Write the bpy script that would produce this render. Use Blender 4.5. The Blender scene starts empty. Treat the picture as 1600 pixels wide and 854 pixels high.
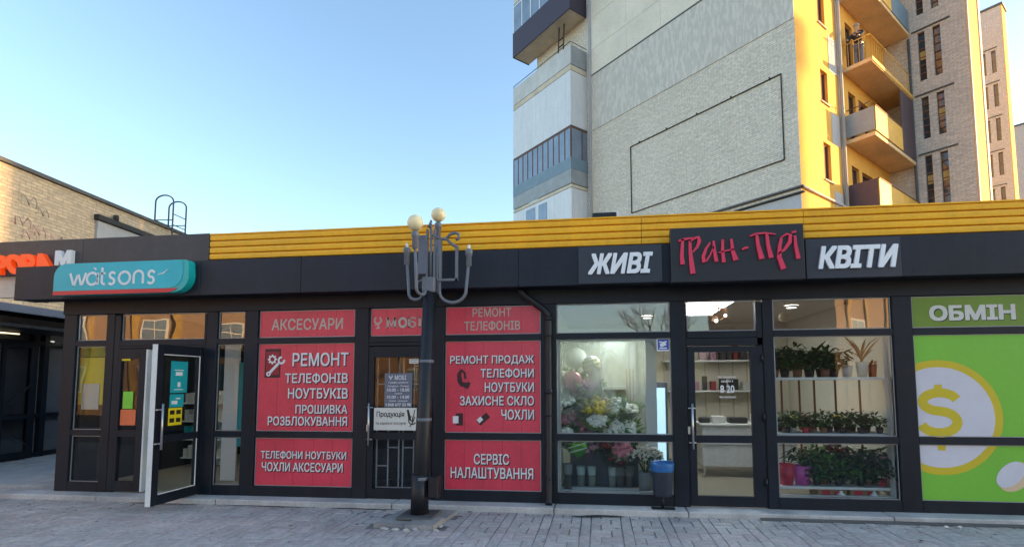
import bpy, bmesh, math, random
import numpy as np
from mathutils.geometry import delaunay_2d_cdt
from mathutils import Vector, Matrix
random.seed(7)
SC = bpy.context.scene
COL = SC.collection
PI = math.pi

# ------------------------------------------------------------------ camera
cam = bpy.data.cameras.new("camera")
cam.sensor_fit = 'HORIZONTAL'; cam.sensor_width = 36.0
cam.lens = 793.67 / 1600 * 36.0
cam.shift_x = (800 - 838.4) / 1600
cam.shift_y = (538.1 - 427) / 1600
cam.clip_start = 0.1; cam.clip_end = 2000
camo = bpy.data.objects.new("camera", cam); COL.objects.link(camo)
yaw, pitch, roll = .12224, .07343, -.00369
Rz = Matrix(((math.cos(yaw), math.sin(yaw), 0), (-math.sin(yaw), math.cos(yaw), 0), (0, 0, 1)))
B_ = Matrix(((1, 0, 0), (0, 0, -1), (0, 1, 0)))
Rx = Matrix(((1, 0, 0), (0, math.cos(pitch), math.sin(pitch)), (0, -math.sin(pitch), math.cos(pitch))))
Rr = Matrix(((math.cos(roll), -math.sin(roll), 0), (math.sin(roll), math.cos(roll), 0), (0, 0, 1)))
R_ = Rr @ Rx @ B_ @ Rz
m3 = Matrix((R_[0], -R_[1], -R_[2])).transposed()
camo.matrix_world = Matrix.Translation((0, -7.0, 1.75)) @ m3.to_4x4()
SC.camera = camo

# ------------------------------------------------------------------ light
SUN_EL, SUN_DIR = 9.0, Vector((.970, .242, 0)).normalized()
w = bpy.data.worlds.new("World"); SC.world = w; w.use_nodes = True
nt = w.node_tree; nt.nodes.clear()
sky = nt.nodes.new('ShaderNodeTexSky'); sky.sky_type = 'NISHITA'; sky.sun_disc = False
sky.sun_elevation = math.radians(SUN_EL)
sky.sun_rotation = math.atan2(SUN_DIR.x, SUN_DIR.y)
sky.air_density = 1.0; sky.dust_density = 0.8; sky.ozone_density = 1.6
bg = nt.nodes.new('ShaderNodeBackground'); bg.inputs[1].default_value = 0.15
ow = nt.nodes.new('ShaderNodeOutputWorld')
nt.links.new(sky.outputs[0], bg.inputs[0]); nt.links.new(bg.outputs[0], ow.inputs[0])
sl = bpy.data.lights.new("sun", 'SUN'); sl.energy = 4.0; sl.angle = math.radians(.53); sl.color = (1.0, .60, .25)
so = bpy.data.objects.new("sun", sl); COL.objects.link(so)
sd = Vector((SUN_DIR.x * math.cos(math.radians(SUN_EL)), SUN_DIR.y * math.cos(math.radians(SUN_EL)), math.sin(math.radians(SUN_EL))))
so.rotation_euler = (-sd).to_track_quat('-Z', 'Y').to_euler()
so.location = (40, 10, 40)
SC.view_settings.view_transform = 'Standard'; SC.view_settings.look = 'None'
SC.view_settings.exposure = 1.92; SC.view_settings.gamma = 1.0
SC.cycles.max_bounces = 10; SC.cycles.transparent_max_bounces = 24

# ------------------------------------------------------------------ materials
def _nt(name):
    m = bpy.data.materials.new(name); m.use_nodes = True
    t = m.node_tree; b = t.nodes['Principled BSDF']; return m, t, b
def node(t, typ, **kw):
    n = t.nodes.new(typ)
    for k, v in kw.items(): setattr(n, k, v)
    return n
def mat(name, col, rough=.7, var=.12, scale=2.5, bump=0.0, bscale=60, metal=0.0, spec=.4, fine=.06, coat=0.0, island=0.0, stain=0.0, staincol=(.05, .05, .05), streak=0.0):
    m, t, b = _nt(name); L = t.links
    tc = node(t, 'ShaderNodeTexCoord')
    n1 = node(t, 'ShaderNodeTexNoise'); n1.inputs['Scale'].default_value = scale; n1.inputs['Detail'].default_value = 6; n1.inputs['Roughness'].default_value = .65
    L.new(tc.outputs['Object'], n1.inputs['Vector'])
    n2 = node(t, 'ShaderNodeTexNoise'); n2.inputs['Scale'].default_value = scale * 22; n2.inputs['Detail'].default_value = 3
    L.new(tc.outputs['Object'], n2.inputs['Vector'])
    mr = node(t, 'ShaderNodeMapRange'); mr.inputs[1].default_value = .3; mr.inputs[2].default_value = .7
    mr.inputs[3].default_value = 1 - var; mr.inputs[4].default_value = 1 + var; L.new(n1.outputs['Fac'], mr.inputs[0])
    mr2 = node(t, 'ShaderNodeMapRange'); mr2.inputs[1].default_value = .3; mr2.inputs[2].default_value = .7
    mr2.inputs[3].default_value = 1 - fine; mr2.inputs[4].default_value = 1 + fine; L.new(n2.outputs['Fac'], mr2.inputs[0])
    mu = node(t, 'ShaderNodeMath', operation='MULTIPLY'); L.new(mr.outputs[0], mu.inputs[0]); L.new(mr2.outputs[0], mu.inputs[1])
    last = mu
    if island:
        g = node(t, 'ShaderNodeNewGeometry'); oi = node(t, 'ShaderNodeObjectInfo')
        ad = node(t, 'ShaderNodeMath', operation='ADD'); L.new(g.outputs['Random Per Island'], ad.inputs[0]); L.new(oi.outputs['Random'], ad.inputs[1])
        fr = node(t, 'ShaderNodeMath', operation='FRACT'); L.new(ad.outputs[0], fr.inputs[0])
        m3_ = node(t, 'ShaderNodeMapRange'); m3_.inputs[3].default_value = 1 - island; m3_.inputs[4].default_value = 1 + island; L.new(fr.outputs[0], m3_.inputs[0])
        mu2 = node(t, 'ShaderNodeMath', operation='MULTIPLY'); L.new(last.outputs[0], mu2.inputs[0]); L.new(m3_.outputs[0], mu2.inputs[1]); last = mu2
    if streak:      # rain streaks running down
        mps = node(t, 'ShaderNodeMapping'); mps.inputs['Scale'].default_value = (5, 5, .35); L.new(tc.outputs['Object'], mps.inputs[0])
        ns = node(t, 'ShaderNodeTexNoise'); ns.inputs['Scale'].default_value = 1.3; ns.inputs['Detail'].default_value = 6; ns.inputs['Roughness'].default_value = .7; L.new(mps.outputs[0], ns.inputs['Vector'])
        mrs = node(t, 'ShaderNodeMapRange'); mrs.inputs[1].default_value = .35; mrs.inputs[2].default_value = .7; mrs.inputs[3].default_value = 1 - streak; mrs.inputs[4].default_value = 1 + streak; L.new(ns.outputs['Fac'], mrs.inputs[0])
        mus = node(t, 'ShaderNodeMath', operation='MULTIPLY'); L.new(last.outputs[0], mus.inputs[0]); L.new(mrs.outputs[0], mus.inputs[1]); last = mus
    mx = node(t, 'ShaderNodeVectorMath', operation='SCALE'); mx.inputs[0].default_value = col[:3]; L.new(last.outputs[0], mx.inputs['Scale'])
    out = mx.outputs[0]
    if stain:
        n3 = node(t, 'ShaderNodeTexNoise'); n3.inputs['Scale'].default_value = scale * .6; n3.inputs['Detail'].default_value = 8; n3.inputs['Roughness'].default_value = .7
        mp = node(t, 'ShaderNodeMapping'); mp.inputs['Location'].default_value = (5.3, 2.1, 7.7); mp.inputs['Scale'].default_value = (1, 1, .35)
        L.new(tc.outputs['Object'], mp.inputs[0]); L.new(mp.outputs[0], n3.inputs['Vector'])
        m4 = node(t, 'ShaderNodeMapRange'); m4.inputs[1].default_value = .5; m4.inputs[2].default_value = .72; m4.inputs[3].default_value = 0; m4.inputs[4].default_value = stain
        L.new(n3.outputs['Fac'], m4.inputs[0])
        mm = node(t, 'ShaderNodeMix', data_type='RGBA'); L.new(m4.outputs[0], mm.inputs[0]); L.new(out, mm.inputs[6]); mm.inputs[7].default_value = (*staincol, 1); out = mm.outputs[2]
    L.new(out, b.inputs['Base Color'])
    rr = node(t, 'ShaderNodeMapRange'); rr.inputs[3].default_value = max(.02, rough - .08); rr.inputs[4].default_value = min(1, rough + .08); L.new(n1.outputs['Fac'], rr.inputs[0])
    L.new(rr.outputs[0], b.inputs['Roughness'])
    b.inputs['Metallic'].default_value = metal; b.inputs['Specular IOR Level'].default_value = spec
    b.inputs['Coat Weight'].default_value = coat
    if bump:
        nb = node(t, 'ShaderNodeTexNoise'); nb.inputs['Scale'].default_value = bscale; nb.inputs['Detail'].default_value = 5; L.new(tc.outputs['Object'], nb.inputs['Vector'])
        bp = node(t, 'ShaderNodeBump'); bp.inputs['Strength'].default_value = bump; bp.inputs['Distance'].default_value = .01; L.new(nb.outputs['Fac'], bp.inputs['Height']); L.new(bp.outputs[0], b.inputs['Normal'])
    return m
def brick_mat(name, c1, c2, mortar, bw=.25, bh=.075, ms=.012, patch=.25, patchcol=(.3, .29, .27), rough=.85):
    """bricks too small in the picture to be pieces: coordinates run along the wall (x + y) and up (z)"""
    m, t, b = _nt(name); L = t.links
    tc = node(t, 'ShaderNodeTexCoord'); sp = node(t, 'ShaderNodeSeparateXYZ'); L.new(tc.outputs['Object'], sp.inputs[0])
    ad = node(t, 'ShaderNodeMath', operation='ADD'); L.new(sp.outputs[0], ad.inputs[0]); L.new(sp.outputs[1], ad.inputs[1])
    cb = node(t, 'ShaderNodeCombineXYZ'); L.new(ad.outputs[0], cb.inputs[0]); L.new(sp.outputs[2], cb.inputs[1])
    br = node(t, 'ShaderNodeTexBrick'); L.new(cb.outputs[0], br.inputs['Vector'])
    br.inputs['Color1'].default_value = (*c1, 1); br.inputs['Color2'].default_value = (*c2, 1); br.inputs['Mortar'].default_value = (*mortar, 1)
    br.inputs['Scale'].default_value = 1; br.inputs['Mortar Size'].default_value = ms; br.inputs['Mortar Smooth'].default_value = .3
    br.inputs['Brick Width'].default_value = bw; br.inputs['Row Height'].default_value = bh; br.inputs['Bias'].default_value = 0
    n = node(t, 'ShaderNodeTexNoise'); n.inputs['Scale'].default_value = .55; n.inputs['Detail'].default_value = 8; n.inputs['Roughness'].default_value = .62; L.new(tc.outputs['Object'], n.inputs['Vector'])
    mr = node(t, 'ShaderNodeMapRange'); mr.inputs[1].default_value = .42; mr.inputs[2].default_value = .68; mr.inputs[3].default_value = 0; mr.inputs[4].default_value = patch; L.new(n.outputs['Fac'], mr.inputs[0])
    mx = node(t, 'ShaderNodeMix', data_type='RGBA'); L.new(mr.outputs[0], mx.inputs[0]); L.new(br.outputs[0], mx.inputs[6]); mx.inputs[7].default_value = (*patchcol, 1)
    n2 = node(t, 'ShaderNodeTexNoise'); n2.inputs['Scale'].default_value = 9; n2.inputs['Detail'].default_value = 5; L.new(cb.outputs[0], n2.inputs['Vector'])
    mr2 = node(t, 'ShaderNodeMapRange'); mr2.inputs[1].default_value = .3; mr2.inputs[2].default_value = .7; mr2.inputs[3].default_value = .82; mr2.inputs[4].default_value = 1.15; L.new(n2.outputs['Fac'], mr2.inputs[0])
    sc = node(t, 'ShaderNodeVectorMath', operation='SCALE'); L.new(mx.outputs[2], sc.inputs[0]); L.new(mr2.outputs[0], sc.inputs['Scale'])
    L.new(sc.outputs[0], b.inputs['Base Color']); b.inputs['Roughness'].default_value = rough; b.inputs['Specular IOR Level'].default_value = .2
    bp = node(t, 'ShaderNodeBump'); bp.inputs['Strength'].default_value = .6; bp.inputs['Distance'].default_value = .012; bp.invert = True
    L.new(br.outputs['Fac'], bp.inputs['Height']); L.new(bp.outputs[0], b.inputs['Normal'])
    return m
def tile_mat(name):
    """vertical chipped ceramic facing on the gable: upright pieces, many weathered pale"""
    m, t, b = _nt(name); L = t.links
    tc = node(t, 'ShaderNodeTexCoord'); sp = node(t, 'ShaderNodeSeparateXYZ'); L.new(tc.outputs['Object'], sp.inputs[0])
    ad = node(t, 'ShaderNodeMath', operation='ADD'); L.new(sp.outputs[0], ad.inputs[0]); L.new(sp.outputs[1], ad.inputs[1])
    cb = node(t, 'ShaderNodeCombineXYZ'); L.new(sp.outputs[2], cb.inputs[0]); L.new(ad.outputs[0], cb.inputs[1])
    br = node(t, 'ShaderNodeTexBrick'); L.new(cb.outputs[0], br.inputs['Vector']); br.inputs['Scale'].default_value = 1
    br.inputs['Color1'].default_value = (.54, .495, .44, 1); br.inputs['Color2'].default_value = (.61, .555, .485, 1); br.inputs['Mortar'].default_value = (.54, .495, .44, 1)
    br.inputs['Brick Width'].default_value = .24; br.inputs['Row Height'].default_value = .07; br.inputs['Mortar Size'].default_value = .007
    mp = node(t, 'ShaderNodeMapping'); mp.inputs['Scale'].default_value = (8, 8, 2.4); L.new(tc.outputs['Object'], mp.inputs[0])
    n = node(t, 'ShaderNodeTexNoise'); n.inputs['Scale'].default_value = 1; n.inputs['Detail'].default_value = 5; n.inputs['Roughness'].default_value = .6; L.new(mp.outputs[0], n.inputs['Vector'])
    mr = node(t, 'ShaderNodeMapRange'); mr.inputs[1].default_value = .47; mr.inputs[2].default_value = .58; mr.inputs[3].default_value = 0; mr.inputs[4].default_value = .75; L.new(n.outputs['Fac'], mr.inputs[0])
    mx = node(t, 'ShaderNodeMix', data_type='RGBA'); L.new(mr.outputs[0], mx.inputs[0]); L.new(br.outputs[0], mx.inputs[6]); mx.inputs[7].default_value = (.70, .645, .57, 1)
    L.new(mx.outputs[2], b.inputs['Base Color']); b.inputs['Roughness'].default_value = .8; b.inputs['Specular IOR Level'].default_value = .2
    bp = node(t, 'ShaderNodeBump'); bp.inputs['Strength'].default_value = .5; bp.inputs['Distance'].default_value = .01; L.new(mr.outputs[0], bp.inputs['Height']); L.new(bp.outputs[0], b.inputs['Normal'])
    return m
def glass(name, base=.06, tint=(.82, .86, .86)):
    m = bpy.data.materials.new(name); m.use_nodes = True; t = m.node_tree; t.nodes.clear(); L = t.links
    lw = node(t, 'ShaderNodeLayerWeight'); lw.inputs[0].default_value = .5
    pw = node(t, 'ShaderNodeMath', operation='POWER'); L.new(lw.outputs['Facing'], pw.inputs[0]); pw.inputs[1].default_value = 4
    ma = node(t, 'ShaderNodeMath', operation='MULTIPLY_ADD'); L.new(pw.outputs[0], ma.inputs[0]); ma.inputs[1].default_value = .85; ma.inputs[2].default_value = base
    tr = node(t, 'ShaderNodeBsdfTransparent'); tr.inputs[0].default_value = (*tint, 1)
    gl = node(t, 'ShaderNodeBsdfGlossy'); gl.inputs['Roughness'].default_value = .0; gl.inputs['Color'].default_value = (.95, .97, 1, 1)
    tc = node(t, 'ShaderNodeTexCoord'); nb = node(t, 'ShaderNodeTexNoise'); nb.inputs['Scale'].default_value = 1.6; nb.inputs['Detail'].default_value = 1; L.new(tc.outputs['Object'], nb.inputs['Vector'])
    bp = node(t, 'ShaderNodeBump'); bp.inputs['Strength'].default_value = .25; bp.inputs['Distance'].default_value = .01; L.new(nb.outputs['Fac'], bp.inputs['Height']); L.new(bp.outputs[0], gl.inputs['Normal'])
    mi = node(t, 'ShaderNodeMixShader'); L.new(ma.outputs[0], mi.inputs[0]); L.new(tr.outputs[0], mi.inputs[1]); L.new(gl.outputs[0], mi.inputs[2])
    o = node(t, 'ShaderNodeOutputMaterial'); L.new(mi.outputs[0], o.inputs[0]); return m
def emit(name, col, s):
    m, t, b = _nt(name); b.inputs['Base Color'].default_value = (*col, 1); b.inputs['Emission Color'].default_value = (*col, 1); b.inputs['Emission Strength'].default_value = s; return m
def gloss(name, col, rough=.3, spec=.5, metal=0.0, var=.05): return mat(name, col, rough, var=var, fine=.02, spec=spec, metal=metal)

M = dict(
    frame=mat('frame_anthracite', (.0085, .0125, .021), .5, var=.3, scale=1.4, fine=.08, spec=.28, stain=.3, staincol=(.026, .028, .034), streak=.10),
    fascia=mat('fascia_composite', (.013, .0175, .029), .5, var=.3, scale=1.0, fine=.08, spec=.3, bump=.12, bscale=4, stain=.45, staincol=(.030, .033, .040), streak=.14, island=.10),
    parapet=mat('parapet_grey', (.062, .056, .060), .55, var=.2, scale=.6, fine=.06, streak=.10, island=.08),
    yellow=mat('yellow_coated_steel', (.95, .475, .012), .46, var=.10, scale=.9, fine=.05, island=.04, bump=.15, bscale=3, streak=.05, stain=.3, staincol=(.70, .36, .04)),
    red=mat('red_vinyl', (.66, .048, .088), .36, var=.16, scale=1.0, fine=.05, spec=.5, bump=.25, bscale=5),
    red2=mat('dark_red_print', (.30, .018, .03), .4),
    print_w=mat('white_print', (.74, .72, .74), .5, var=.05, fine=.03),
    print_d=mat('dark_print', (.05, .018, .022), .5, var=.05),
    print_cream=mat('cream_print', (.50, .44, .38), .5, var=.05),
    white=mat('white_plastic', (.78, .78, .78), .45, var=.04, fine=.02),
    signwhite=mat('white_acrylic', (.84, .86, .88), .4, var=.04, fine=.02),
    signbox=mat('sign_panel_navy', (.030, .036, .052), .42, var=.1, fine=.03),
    signbox2=mat('sign_panel_black', (.018, .019, .026), .42, var=.1, fine=.03),
    pink=mat('pink_acrylic', (.74, .04, .10), .4, var=.05, fine=.02),
    teal=mat('teal_acrylic', (.006, .46, .55), .32, var=.10, scale=1.5, fine=.03),
    tealside=mat('teal_side', (.01, .42, .42), .3, var=.10),
    redstrip=mat('red_acrylic', (.62, .03, .04), .35, var=.05),
    orange=emit('lit_orange_acrylic', (.90, .085, .007), .10),
    green=mat('green_vinyl', (.19, .50, .05), .38, var=.06, scale=.8, fine=.02),
    greend=mat('dark_green_vinyl', (.15, .26, .03), .38, var=.12, scale=1.2, fine=.02),
    coinw=mat('coin_white_print', (.62, .60, .66), .45, var=.05, fine=.02),
    coiny=mat('coin_yellow_print', (.62, .47, .025), .45, var=.05, fine=.02),
    coinp=mat('coin_peach_print', (.70, .50, .32), .45, var=.05, fine=.02),
    concrete=mat('concrete', (.47, .455, .44), .85, var=.22, scale=2.2, bump=.35, bscale=50, fine=.12, stain=.6, staincol=(.20, .19, .18)),
    oldslab=mat('worn_grey_concrete', (.34, .325, .31), .9, var=.25, scale=4, bump=.6, bscale=40, fine=.15, stain=.6, staincol=(.16, .15, .145)),
    slab=mat('balcony_concrete', (.66, .56, .42), .85, var=.15, scale=1.5, bump=.2, fine=.1, stain=.35, staincol=(.22, .20, .18)),
    glowslab=mat('bounce_tinted_concrete', (.82, .55, .28), .85, var=.15, scale=1.2, bump=.2, fine=.08, stain=.45, staincol=(.52, .36, .22)),  # orange bounce light under the sunny balconies, put into the slab colour
    panel=mat('facade_concrete_panel', (.76, .68, .56), .85, var=.10, scale=.7, bump=.2, bscale=20, fine=.06, stain=.2, staincol=(.52, .49, .45)),
    plaster=mat('warm_plaster', (.84, .44, .085), .85, streak=.08, var=.10, scale=.9, fine=.05),
    plasterg=mat('grey_plaster', (.50, .48, .48), .85, var=.1, scale=.9, fine=.05),
    ledge=mat('dark_ledge', (.10, .10, .10), .7),
    joint=mat('black_strip', (.03, .03, .03), .6),
    paver=mat('grey_paver', (.45, .42, .405), .85, var=.16, scale=.9, bump=.6, bscale=90, fine=.18, island=.11, stain=.65, staincol=(.25, .23, .22)),
    paverp=mat('pink_paver', (.455, .40, .39), .85, var=.16, scale=.9, bump=.6, bscale=90, fine=.18, island=.11, stain=.65, staincol=(.26, .225, .22)),
    sand=mat('joint_sand', (.22, .20, .185), .95, var=.35, scale=5, bump=.4, fine=.2),
    asphalt=mat('asphalt', (.09, .09, .092), .9, var=.2, bump=.4, fine=.2),
    metal=mat('galvanised_steel', (.30, .32, .35), .5, metal=.5, var=.12, fine=.05),
    lamppaint=mat('grey_metal_paint', (.15, .16, .185), .5, var=.15, scale=6, fine=.06, spec=.5),
    post=mat('black_post_paint', (.012, .013, .017), .45, var=.25, scale=6, fine=.08),
    globe=mat('milky_globe', (.86, .74, .44), .3, var=.10, scale=5, fine=.04),
    steel=mat('brushed_steel', (.55, .56, .57), .32, metal=.9, var=.06),
    whiteedge=mat('light_door_edge', (.70, .72, .72), .4, var=.08),
    black=mat('black_plastic', (.012, .012, .014), .45),
    blue=mat('blue_bag', (.02, .125, .34), .35, var=.2, scale=12, fine=.05, bump=.6, bscale=30),
    bluesign=mat('blue_print', (.015, .08, .42), .4),
    binm=mat('dark_bin_metal', (.030, .040, .058), .5, var=.1),
    tealprint=mat('teal_print', (.01, .36, .40), .4, var=.08),
    yprint=mat('yellow_print', (.78, .62, .01), .4, var=.08),
    gprint=mat('green_paper', (.22, .62, .05), .5),
    oprint=mat('orange_paper', (.75, .17, .06), .5),
    paper=mat('white_paper', (.66, .65, .60), .6, var=.05),
    signgrey=mat('grey_print', (.13, .15, .20), .45, var=.06),
    beige=mat('beige_wall', (.66, .60, .50), .8, var=.06),
    cream=mat('cream_wall', (.72, .68, .58), .7, var=.05),
    cold=mat('cold_room_panel', (.80, .80, .72), .5, var=.04),
    floor=mat('shop_floor_tile', (.30, .26, .20), .45, var=.1),
    darkwall=mat('dark_shop_wall', (.06, .06, .065), .7),
    tanwall=mat('tan_shop_wall', (.62, .56, .48), .7, var=.15),
    wood=mat('beech_board', (.50, .38, .24), .55, var=.12),
    cardboard=mat('cardboard', (.38, .25, .14), .8, var=.1),
    leaf=mat('leaf_green', (.035, .085, .022), .5, var=.35, scale=9, fine=.1, island=.45),
    leaf2=mat('leaf_mid_green', (.07, .15, .035), .5, var=.3, scale=9, fine=.1, island=.4),
    leafb=mat('leaf_bright_green', (.10, .26, .03), .45, var=.3, scale=9, island=.3),
    leafr=mat('leaf_red', (.26, .035, .04), .5, var=.3, scale=9, island=.3),
    leaft=mat('leaf_tan', (.42, .22, .09), .6, var=.3, scale=9, island=.3),
    petalw=mat('white_petal', (.78, .76, .70), .6, var=.08, island=.15),
    petalp=mat('pink_petal', (.62, .22, .28), .6, var=.1, island=.2),
    petaly=mat('yellow_petal', (.72, .56, .06), .6, var=.1, island=.2),
    pot=mat('terracotta_pot', (.30, .13, .08), .7, var=.12),
    potd=mat('dark_pot', (.035, .033, .035), .5),
    potw=mat('pale_pot', (.56, .54, .52), .5),
    potm=mat('magenta_pot', (.62, .10, .42), .35),
    potr=mat('red_pot', (.60, .03, .07), .35),
    bucket=mat('pale_teal_bucket', (.52, .66, .66), .4, var=.06),
    bucketg=mat('grey_bucket', (.22, .24, .25), .5),
    foilp=gloss('pink_foil', (.72, .30, .36), .18, metal=.55), foils=gloss('silver_foil', (.50, .54, .58), .2, metal=.6),
    foilg=gloss('green_foil', (.10, .42, .05), .18, metal=.45), foily=gloss('gold_foil', (.62, .52, .08), .2, metal=.6),
    wrapp=mat('pink_wrap', (.44, .24, .32), .5, var=.15), wrapg=mat('blue_grey_wrap', (.36, .42, .44), .5, var=.15), wrapw=mat('white_wrap', (.60, .62, .58), .5, var=.1),
    purple=mat('purple_cladding', (.055, .042, .065), .6, var=.1), purple2=mat('brown_purple_cladding', (.10, .065, .075), .6, var=.12),
    wclad=mat('white_cladding', (.72, .72, .73), .55, var=.06, scale=.8, streak=.07), wold=mat('weathered_white_paint', (.60, .58, .55), .7, var=.14, scale=1.2, stain=.3, staincol=(.35, .32, .3)),
    blueclad=mat('pale_blue_sheet', (.20, .28, .34), .6), greysheet=mat('grey_sheet', (.34, .36, .37), .65, var=.15, stain=.2, staincol=(.25, .24, .22)),
    ysheet=mat('yellow_balcony_sheet', (.82, .46, .08), .6, var=.12), rust=mat('rusty_frame', (.20, .085, .055), .7, var=.2),
    winglass=mat('window_glass_dark', (.03, .035, .042), .06, var=.3, scale=.8, spec=.8), winblue=mat('window_glass_pale', (.20, .26, .34), .08, var=.25, scale=.9, spec=.8),
    pwin=mat('pale_window_frame', (.55, .53, .50), .6), peach=mat('peach_wall', (.36, .24, .16), .8, var=.08), pilaster=mat('yellow_pilaster', (.50, .32, .10), .8),
    bark=mat('bark', (.07, .055, .045), .9, var=.2, bump=.5), grass=mat('dry_ground', (.22, .21, .18), .95, var=.3, scale=.3),
    graf=mat('pink_spray_paint', (.58, .34, .33), .7), graf2=mat('grey_spray_paint', (.42, .37, .30), .7),
    skin=mat('skin', (.50, .32, .24), .6), cloth=mat('dark_jacket', (.03, .032, .038), .85), hair=mat('grey_hair', (.35, .30, .27), .7),
    bluebeam=mat('blue_grey_steel', (.10, .125, .185), .42, var=.1), storefront=mat('black_cladding', (.010, .012, .016), .5),
    tarp=mat('grey_metal_sheet', (.38, .39, .41), .5, var=.1),
    reveal=mat('white_reveal', (.60, .60, .60), .5),
    glass=glass('pane_glass', .022), glassT=glass('transom_glass_coated', .12, (.66, .66, .66)), glassD=glass('tinted_glass', .03, (.74, .76, .78)),
    led=emit('led_panel', (1, 1, .98), 4.2), tube=emit('cold_room_light', (.95, 1, .93), 6.5), bulb=emit('warm_bulb', (1, .80, .5), .6), spot=emit('spot_lamp', (1, .93, .8), 3.0),
)
M['brick'] = brick_mat('grey_brick', (.78, .69, .575), (.64, .565, .47), (.52, .47, .40), patch=.45, patchcol=(.76, .68, .575))
M['brickw'] = brick_mat('wing_brick', (.74, .64, .55), (.58, .50, .44), (.48, .42, .38), patch=.3, patchcol=(.34, .33, .33))
M['brickl'] = brick_mat('tan_brick', (.64, .52, .36), (.48, .39, .28), (.40, .34, .26), patch=.3, patchcol=(.60, .51, .39))
M['brickf'] = brick_mat('far_brick', (.62, .54, .48), (.54, .47, .42), (.46, .41, .37), patch=.2, patchcol=(.64, .57, .51))
M['tiles'] = tile_mat('upright_facing')
def hazed(name, amount):
    m = bpy.data.materials.new(name); m.use_nodes = True; t = m.node_tree; t.nodes.clear(); L = t.links
    tc = node(t, 'ShaderNodeTexCoord'); mp = node(t, 'ShaderNodeMapping'); mp.inputs['Scale'].default_value = (2.5, 2.5, 1.2); L.new(tc.outputs['Object'], mp.inputs[0])
    n = node(t, 'ShaderNodeTexNoise'); n.inputs['Scale'].default_value = 1.4; n.inputs['Detail'].default_value = 5; L.new(mp.outputs[0], n.inputs['Vector'])
    mr = node(t, 'ShaderNodeMapRange'); mr.inputs[1].default_value = .35; mr.inputs[2].default_value = .7; mr.inputs[3].default_value = .02; mr.inputs[4].default_value = amount; L.new(n.outputs['Fac'], mr.inputs[0])
    tr = node(t, 'ShaderNodeBsdfTransparent'); tl = node(t, 'ShaderNodeBsdfTranslucent'); tl.inputs[0].default_value = (.85, .88, .86, 1); df = node(t, 'ShaderNodeBsdfDiffuse'); df.inputs[0].default_value = (.8, .82, .82, 1)
    m1 = node(t, 'ShaderNodeMixShader'); L.new(tl.outputs[0], m1.inputs[1]); L.new(df.outputs[0], m1.inputs[2])
    m2 = node(t, 'ShaderNodeMixShader'); L.new(mr.outputs[0], m2.inputs[0]); L.new(tr.outputs[0], m2.inputs[1]); L.new(m1.outputs[0], m2.inputs[2])
    o = node(t, 'ShaderNodeOutputMaterial'); L.new(m2.outputs[0], o.inputs[0]); return m
M['haze'] = hazed('reflection_haze_glass', .44)  # milky reflection haze of the window, put into this glass as pale diffuse

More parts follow.
